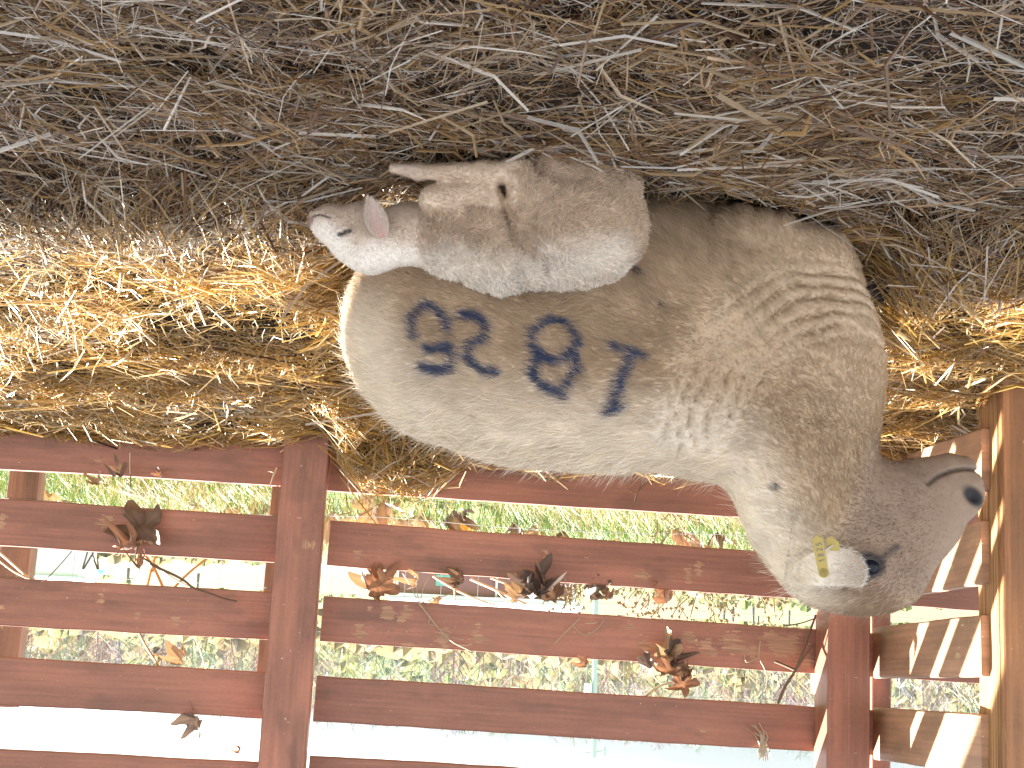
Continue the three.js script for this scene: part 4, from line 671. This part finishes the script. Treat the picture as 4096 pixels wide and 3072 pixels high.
{ // fine weeds with seed heads behind the boards
  const r = rng(91), seedGeo = new THREE.IcosahedronGeometry(1, 0);
  for (const [x0, y0, x1, y1, n, label] of [[1395, 1236, 1480, 1330, 14, 'dry weed with dark seed heads over the bright road, nearest the bramble tangle'], [1500, 1240, 1575, 1345, 11, 'dry weed with seed heads left of the distant field posts'], [1600, 1250, 1700, 1350, 9, 'sparse dry weed in front of the distant field posts near the corner post'], [1400, 1085, 1500, 1185, 7, 'thin dark weed stems standing in the grass by her neck'], [1395, 1365, 1410, 1420, 3, 'small budded weed crossing the worn board by the leaf clump'], [1540, 1352, 1565, 1440, 3, 'budded weed stem on the worn board between clump and forked branch'], [1220, 1238, 1310, 1330, 12, 'pale dense tangle of dry stems between bramble leaves and road']]) {
    const stems = [], heads = [], root = bfw((x0 + x1) / 2, y0, -0.15);
    for (let i = 0; i < n; i++) {
      let x = lerp(x0, x1, r()), y = y0 - 10 + r() * 20, a = Math.PI / 2 + (r() - 0.5) * 2.2; const pts = [[x, y, r() * 0.2 - 0.1]];
      for (let k = 0; k < 4; k++) { a += (r() - 0.5) * 0.9; const s = (y1 - y0) * (0.2 + 0.15 * r()); x += Math.cos(a) * s; y += Math.sin(a) * s; if (y > y1 + 6 || y < y0 - 24) break; pts.push([x, y, r() * 0.2 - 0.1]); if (r() < 0.8) { const b = a + (r() < 0.5 ? 1 : -1) * (0.5 + r() * 0.6), q = 10 + 14 * r(), ex = x + Math.cos(b) * q, ey = y + Math.sin(b) * q; stems.push(tube(path([[x, y], [(x + ex) / 2, (y + ey) / 2 + 2], [ex, ey]], -0.15), 1.1 * PX, 0.8 * PX, 4, 3)); for (let h = 0; h < 2; h++) heads.push([ex + (r() - 0.5) * 5, ey + (r() - 0.5) * 5]); } }
      if (pts.length > 2) stems.push(tube(path(pts, -0.15), 1.5 * PX, 0.9 * PX, 4)); heads.push([x, y]);
    }
    const t = thing('dry_weed', label, 'weed', root.toArray()), sg = mergeGeometries(stems); sg.translate(-root.x, -root.y, -root.z); mesh('stems', sg, twWeed, t).userData.kind = 'stuff';
    const hg = mergeGeometries(heads.map(([hx, hy]) => { const g = seedGeo.clone(), p = bfw(hx, hy, -0.15), s = (1.6 + 2.2 * r()) * PX; g.scale(s, s * 1.3, s); g.translate(p.x - root.x, p.y - root.y, p.z - root.z); return g; })); mesh('seed_heads', hg, twWeed, t).userData.kind = 'stuff';
  }
  // wisp of straw snagged on a board
  const w = thing('straw_wisp', 'pale wisp of straw and fluff snagged on the board near the corner post', 'straw', bfw(1640, 1580, 0.02).toArray()), gs = [];
  for (let i = 0; i < 26; i++) { const a = (r() - 0.5) * 1.1, x = 1648 + (r() - 0.5) * 14, y = 1606 + (r() - 0.5) * 10, up = r() < 0.62, q = (up ? -36 : 34) * (0.6 + 0.6 * r()); gs.push(tube(path([[x, y], [x + q * Math.sin(a) * 0.5, y + q * 0.5, 0.01], [x - (up ? 14 : 0) + q * Math.sin(a), y + q, 0.006 * r()]], 0.012), 1.6 * PX, 0.9 * PX, 4, 4)); }
  const g = mergeGeometries(gs); g.translate(-w.position.x, -w.position.y, -w.position.z); mesh('stalks', g, twPale, w).userData.kind = 'stuff';
}
{ // weathered log on the grass
  const a = EYE.clone().addScaledVector(ray(232, 1030), (0.03 - EYE.y) / ray(232, 1030).y), b = EYE.clone().addScaledVector(ray(425, 1078), (0.04 - EYE.y) / ray(425, 1078).y), mid = a.clone().add(b).multiplyScalar(0.5);
  const pts = [0, 0.3, 0.6, 1].map((t, i) => a.clone().lerp(b, t).sub(mid).add(V(0, 0.02 * (i % 2), 0))), g = tube(pts, 0.052, 0.04, 12, 24), p = g.attributes.position;
  for (let i = 0; i < p.count; i++) { const k = 0.012 * (fbm(p.getX(i) * 3, p.getY(i) * 50, p.getZ(i) * 50, 2) - 0.5); p.setY(i, p.getY(i) + k); } g.computeVertexNormals();
  const l = mesh('log', g, std({ color: rgb(0.30, 0.22, 0.15), roughness: 0.95, bumpMap: bumpWood, bumpScale: 0.004 })); l.position.copy(mid); tag(l, 'weathered grey-brown log lying slantwise on the grass behind the fence', 'log');
}
{ // the wire fence outside
  const zf = -6.5, A = atZ(35, 1250, zf), t = thing('wire_fence', 'wire mesh fence on faded red posts just outside the pen', 'fence', [A.x, land(A.x, zf), zf]);
  for (const [px, w, top] of [[33, 0.135, 1528], [606, 0.13, 1528], [1790, 0.13, 1500]]) {
    const p = atZ(px, 1250, zf), y1 = atZ(px, top, zf).y, y0 = land(p.x, zf) - 0.1, m = mesh('post', plank(y1 - y0, w, 0.1, ++seed, 16), paintSome, t); m.rotation.z = Math.PI / 2; m.position.set(p.x - A.x, (y0 + y1) / 2 - t.position.y, 0);
  }
  const gs = [], y0 = land(A.x, zf);
  for (const h of [0.12, 0.28, 0.44, 0.6, 0.78, 0.98]) { const pts = []; for (let i = 0; i <= 12; i++) { const x = -3.2 + 6.4 * i / 12; pts.push(V(x - A.x, h + 0.012 * Math.sin(i * 2.1 + h * 9) , 0.06)); } gs.push(tube(pts, 0.0014, 0.0014, 4, 40)); }
  for (let i = 0; i < 40; i++) { const x = -3.1 + i * 0.16 - A.x; gs.push(tube([V(x, 0, 0.062), V(x + 0.004 * Math.sin(i), 0.5, 0.062), V(x, 0.98, 0.062)], 0.0011, 0.0011, 4, 4)); }
  mesh('wire_mesh', mergeGeometries(gs), std({ color: rgb(0.3, 0.3, 0.3), roughness: 0.5, metalness: 0.7 }), t).userData.kind = 'stuff';
}

// ---------------------------------------------------------------- far things down the slope
const bx = (w, h, d, x, y, z) => { const g = new THREE.BoxGeometry(w, h, d); g.translate(x, y, z); return g; };
{ // pink building with pale eaves
  const d = 58, L = atZ(1245, 1280, -d), R = atZ(852, 1280, -d), W = R.x - L.x, ey = atZ(1000, 1297, -d).y, gy = land((L.x + R.x) / 2, -d), H = ey - gy;
  const t = thing('long_shed', 'long low pink-red shed with pale eaves and white corner posts, far down the slope', 'building', [(L.x + R.x) / 2, gy, -d]);
  const wallM = std({ color: rgb(0.34, 0.17, 0.16), roughness: 0.9 }), white = std({ color: rgb(0.7, 0.72, 0.72), roughness: 0.7 });
  mesh('wall', bx(W, H, 5, 0, H / 2, -2.5), wallM, t);
  const roof = new THREE.BufferGeometry(); const hw = W / 2 + 0.25; roof.setAttribute('position', new THREE.Float32BufferAttribute([-hw, H, 0.35, hw, H, 0.35, hw, H + 0.9, -2.5, -hw, H + 0.9, -2.5, -hw, H, -5.35, hw, H, -5.35], 3)); roof.setIndex([0, 1, 2, 0, 2, 3, 3, 2, 5, 3, 5, 4]); roof.computeVertexNormals();
  mesh('roof', roof, std({ color: rgb(0.5, 0.55, 0.56), roughness: 0.6, side: THREE.DoubleSide }), t);
  mesh('eaves_board', bx(W + 0.4, 0.2, 0.05, 0, H - 0.06, 0.3), white, t);
  for (const px of [857, 1072, 1238]) mesh('post', bx(0.1, H - 0.1, 0.1, atZ(px, 1280, -d).x - t.position.x, (H - 0.1) / 2, 0.08), white, t);
  mesh('sign_panel', bx(0.55, 0.42, 0.04, atZ(957, 1254, -d).x - t.position.x, atZ(957, 1254, -d).y - gy, 0.03), std({ color: rgb(0.2, 0.55, 0.45), roughness: 0.6 }), t).userData.label = 'small teal panel on the pink wall';
}
{ // white shed
  const d = 66, L = atZ(171, 1220, -d), R = atZ(66, 1220, -d), W = R.x - L.x, gy = land((L.x + R.x) / 2, -d), t = thing('white_shed', 'small plain white shed beside the red post of the wire fence', 'shed', [(L.x + R.x) / 2, gy, -d]);
  const white = std({ color: rgb(0.78, 0.8, 0.82), roughness: 0.6 });
  mesh('wall', bx(W, 1.55, 2.6, 0, 0.775, -1.3), white, t); mesh('roof', bx(W + 0.2, 0.08, 2.9, 0, 1.6, -1.3), std({ color: rgb(0.6, 0.65, 0.7), roughness: 0.6 }), t); mesh('plinth', bx(W + 0.04, 0.18, 0.04, 0, 0.09, 0.03), std({ color: rgb(0.35, 0.42, 0.48), roughness: 0.8 }), t);
}
{ // little blue roof on crossed legs
  const d = 62, c = atZ(199, 1230, -d), gy = land(c.x, -d), e = atZ(199, 1231, -d).y, top = atZ(199, 1251, -d).y, w = 0.53, t = thing('feed_stand', 'little blue gabled roof on dark crossed legs, right beside the white shed', 'stand', [c.x, gy, -d]);
  const g = new THREE.BufferGeometry(), h = e - gy, k = top - gy; g.setAttribute('position', new THREE.Float32BufferAttribute([-w, h, 0.5, w * 0.15, h, 0.5, -w * 0.5, k, 0, w, h + 0.05, -0.4, w * 0.55, k - 0.02, -0.5, -w, h, -0.4], 3)); g.setIndex([0, 1, 2, 1, 3, 4, 1, 4, 2, 0, 2, 5, 5, 2, 4]); g.computeVertexNormals();
  mesh('roof', g, std({ color: rgb(0.16, 0.42, 0.62), roughness: 0.5, side: THREE.DoubleSide }), t);
  for (const [a, b] of [[-0.35, 0.3], [0.35, -0.3], [-0.1, -0.32], [0.1, 0.34]]) mesh('leg', tube([V(a, 0, 0.2), V((a + b) / 2, h / 2, 0.2), V(b, h, 0.2)], 0.04, 0.04, 5, 3), twDark, t);
}
{ // utility pole
  const d = 72, c = atZ(1284, 1470, -d), gy = land(c.x, -d), top = atZ(1284, 1636, -d).y, H = top - gy, t = thing('utility_pole', 'pale green-grey utility pole with a box and a small side arm', 'pole', [c.x, gy, -d]), m = std({ color: rgb(0.35, 0.46, 0.44), roughness: 0.6 });
  mesh('pole', tube([V(0.1, 0, 0), V(0, H * 0.5, 0), V(-0.12, H, 0)], 0.15, 0.12, 10, 8), m, t);
  mesh('box', bx(0.34, 0.5, 0.3, 0.3, atZ(1277, 1488, -d).y - gy, 0.05), std({ color: rgb(0.7, 0.72, 0.72), roughness: 0.5 }), t);
  const ay = atZ(1300, 1626, -d).y - gy; mesh('arm', tube([V(0.3, ay + 0.04, 0), V(-0.1, ay, 0), V(-0.55, ay - 0.1, 0)], 0.03, 0.03, 6, 6), m, t); mesh('insulator', new THREE.CylinderGeometry(0.07, 0.09, 0.4, 10).translate(-0.6, ay - 0.06, 0), m, t);
}
{ // posts of the field fences
  const r = rng(111), proto = [];
  [[278, 1226, 1260], [429, 1238, 1271], [1565, 1308, 1338], [1584, 1310, 1343], [1627, 1312, 1347], [1638, 1330, 1348], [1705, 1318, 1350]].forEach(([x, yb, yt], i) => {
    let d = 60; for (; d < 160; d += 0.5) { const p = atZ(x, yb, -d); if (land(p.x, -d) >= p.y) break; }
    const p = atZ(x, yb, -d), h = atZ(x, yt, -d).y - p.y, g = new THREE.CylinderGeometry(0.085, 0.1, h + 0.2, 8, 3); g.translate(0, h / 2 - 0.1, 0);
    const m = mesh('field_post', g, std({ color: rgb(0.15, 0.15, 0.13), roughness: 0.9 })); m.position.copy(p); m.rotation.z = (r() - 0.5) * 0.06; tag(m, ['dark field post to the left of the two standing beyond the crossed orange stems', 'dark field post to the right of the two standing beyond the crossed orange stems', 'first field post from the bright road, behind fine weeds', 'second field post from the bright road, behind fine weeds', 'third field post from the bright road, tallest of its row', 'short field post beside the tallest one', 'field post closest to the corner post'][i], 'post', 'field posts far down the slope');
  });
}
{ // bare winter woods on the far hillside
  const r = rng(121);
  const treeGeo = (sd) => { const q = rng(sd), gs = [tube([V(0, 0, 0), V(0.02, 0.3, 0), V((q() - 0.5) * 0.08, 0.65, 0), V((q() - 0.5) * 0.12, 1, 0)], 0.016, 0.003, 4, 5)];
    for (let i = 0; i < 15; i++) { const h = 0.18 + 0.7 * i / 15, a = q() * 6.28, l = (0.42 - 0.3 * h) * (0.7 + q() * 0.7), dx = Math.cos(a) * l, dz = Math.sin(a) * l, up = l * (0.7 + q() * 0.6), b = V(0, h, 0), m = V(dx * 0.5, h + up * 0.4, dz * 0.5), e = V(dx, h + up, dz); gs.push(tube([b, m, e], 0.007, 0.002, 3, 3)); for (let k = 0; k < 2; k++) { const a2 = a + (q() - 0.5) * 2, l2 = l * 0.5; gs.push(tube([m, V(m.x + Math.cos(a2) * l2 * 0.5, m.y + l2 * 0.4, m.z + Math.sin(a2) * l2 * 0.5), V(m.x + Math.cos(a2) * l2, m.y + l2, m.z + Math.sin(a2) * l2)], 0.004, 0.0015, 3, 2)); } }
    return mergeGeometries(gs); };
  const woods = new THREE.Group(); woods.name = 'far_woods'; woods.userData.kind = 'stuff'; tag(woods, 'pale bare winter woods covering the hillside across the valley', 'woods'); scene.add(woods);
  const tones = [[0.24, 0.22, 0.17], [0.30, 0.27, 0.19], [0.22, 0.23, 0.21]];
  for (let v = 0; v < 3; v++) {
    const n = 800, m = instanced('bare_tree', treeGeo(130 + v), std({ color: 0xffffff, roughness: 1 }), n, woods), M = new THREE.Matrix4(), c = new THREE.Color();
    for (let i = 0; i < n; i++) { const d = 150 + 290 * Math.pow(r(), 0.8), x = (r() - 0.5) * 2 * (0.42 * d + 12), s = 3 + 5 * r() * (v === 2 ? 1.3 : 0.8); M.compose(V(x, land(x, -d) - 0.2, -d), new THREE.Quaternion().setFromEuler(new THREE.Euler((r() - 0.5) * 0.15, r() * 6.28, (r() - 0.5) * 0.15)), V(s, s, s)); m.setMatrixAt(i, M); const t = tones[v]; c.setRGB(...t.map((q) => q * (0.7 + 0.6 * r()))); m.setColorAt(i, c); }
  }
  const tuft = geo([-0.5, 0, 0, 0.5, 0, 0, -0.9, 0.7, 0.1, 0.9, 0.8, -0.1, 0, 1.0, 0, 0, 0, -0.5, 0, 0, 0.5, 0.1, 0.8, -0.8, -0.1, 0.75, 0.8], [0, 4, 2, 0, 1, 4, 1, 3, 4, 5, 4, 7, 5, 6, 4, 6, 8, 4]);
  const n = 9000, m = instanced('brush', tuft, new THREE.MeshPhysicalMaterial({ color: 0xffffff, roughness: 1, side: THREE.DoubleSide, transmission: 0.5, thickness: 0 }), n, woods), M = new THREE.Matrix4(), c = new THREE.Color();
  for (let i = 0; i < n; i++) { const d = 64 + 340 * r() * r(), x = (r() - 0.5) * 2 * (0.42 * d + 8), far = sstep(120, 160, d); if (far < 0.5 && fbm(x * 0.06, d * 0.06, 4) < 0.52) { M.makeScale(0.001, 0.001, 0.001); M.setPosition(x, land(x, -d) - 1, -d); m.setMatrixAt(i, M); m.setColorAt(i, c); continue; } const s = lerp(0.35, 1.9, far) * (0.5 + r()); M.compose(V(x, land(x, -d) - 0.05, -d), new THREE.Quaternion().setFromEuler(new THREE.Euler(0, r() * 6.28, (r() - 0.5) * 0.3)), V(s, s * (0.6 + 0.8 * r()), s)); m.setMatrixAt(i, M); const g = fbm(x * 0.05, d * 0.05, 9); c.setRGB(0.26, 0.22, 0.12).lerp(_c.setRGB(0.15, 0.18, 0.08), sstep(0.45, 0.65, g)).multiplyScalar(0.7 + 0.6 * r()); m.setColorAt(i, c); }
}
renderer.render(scene, camera);
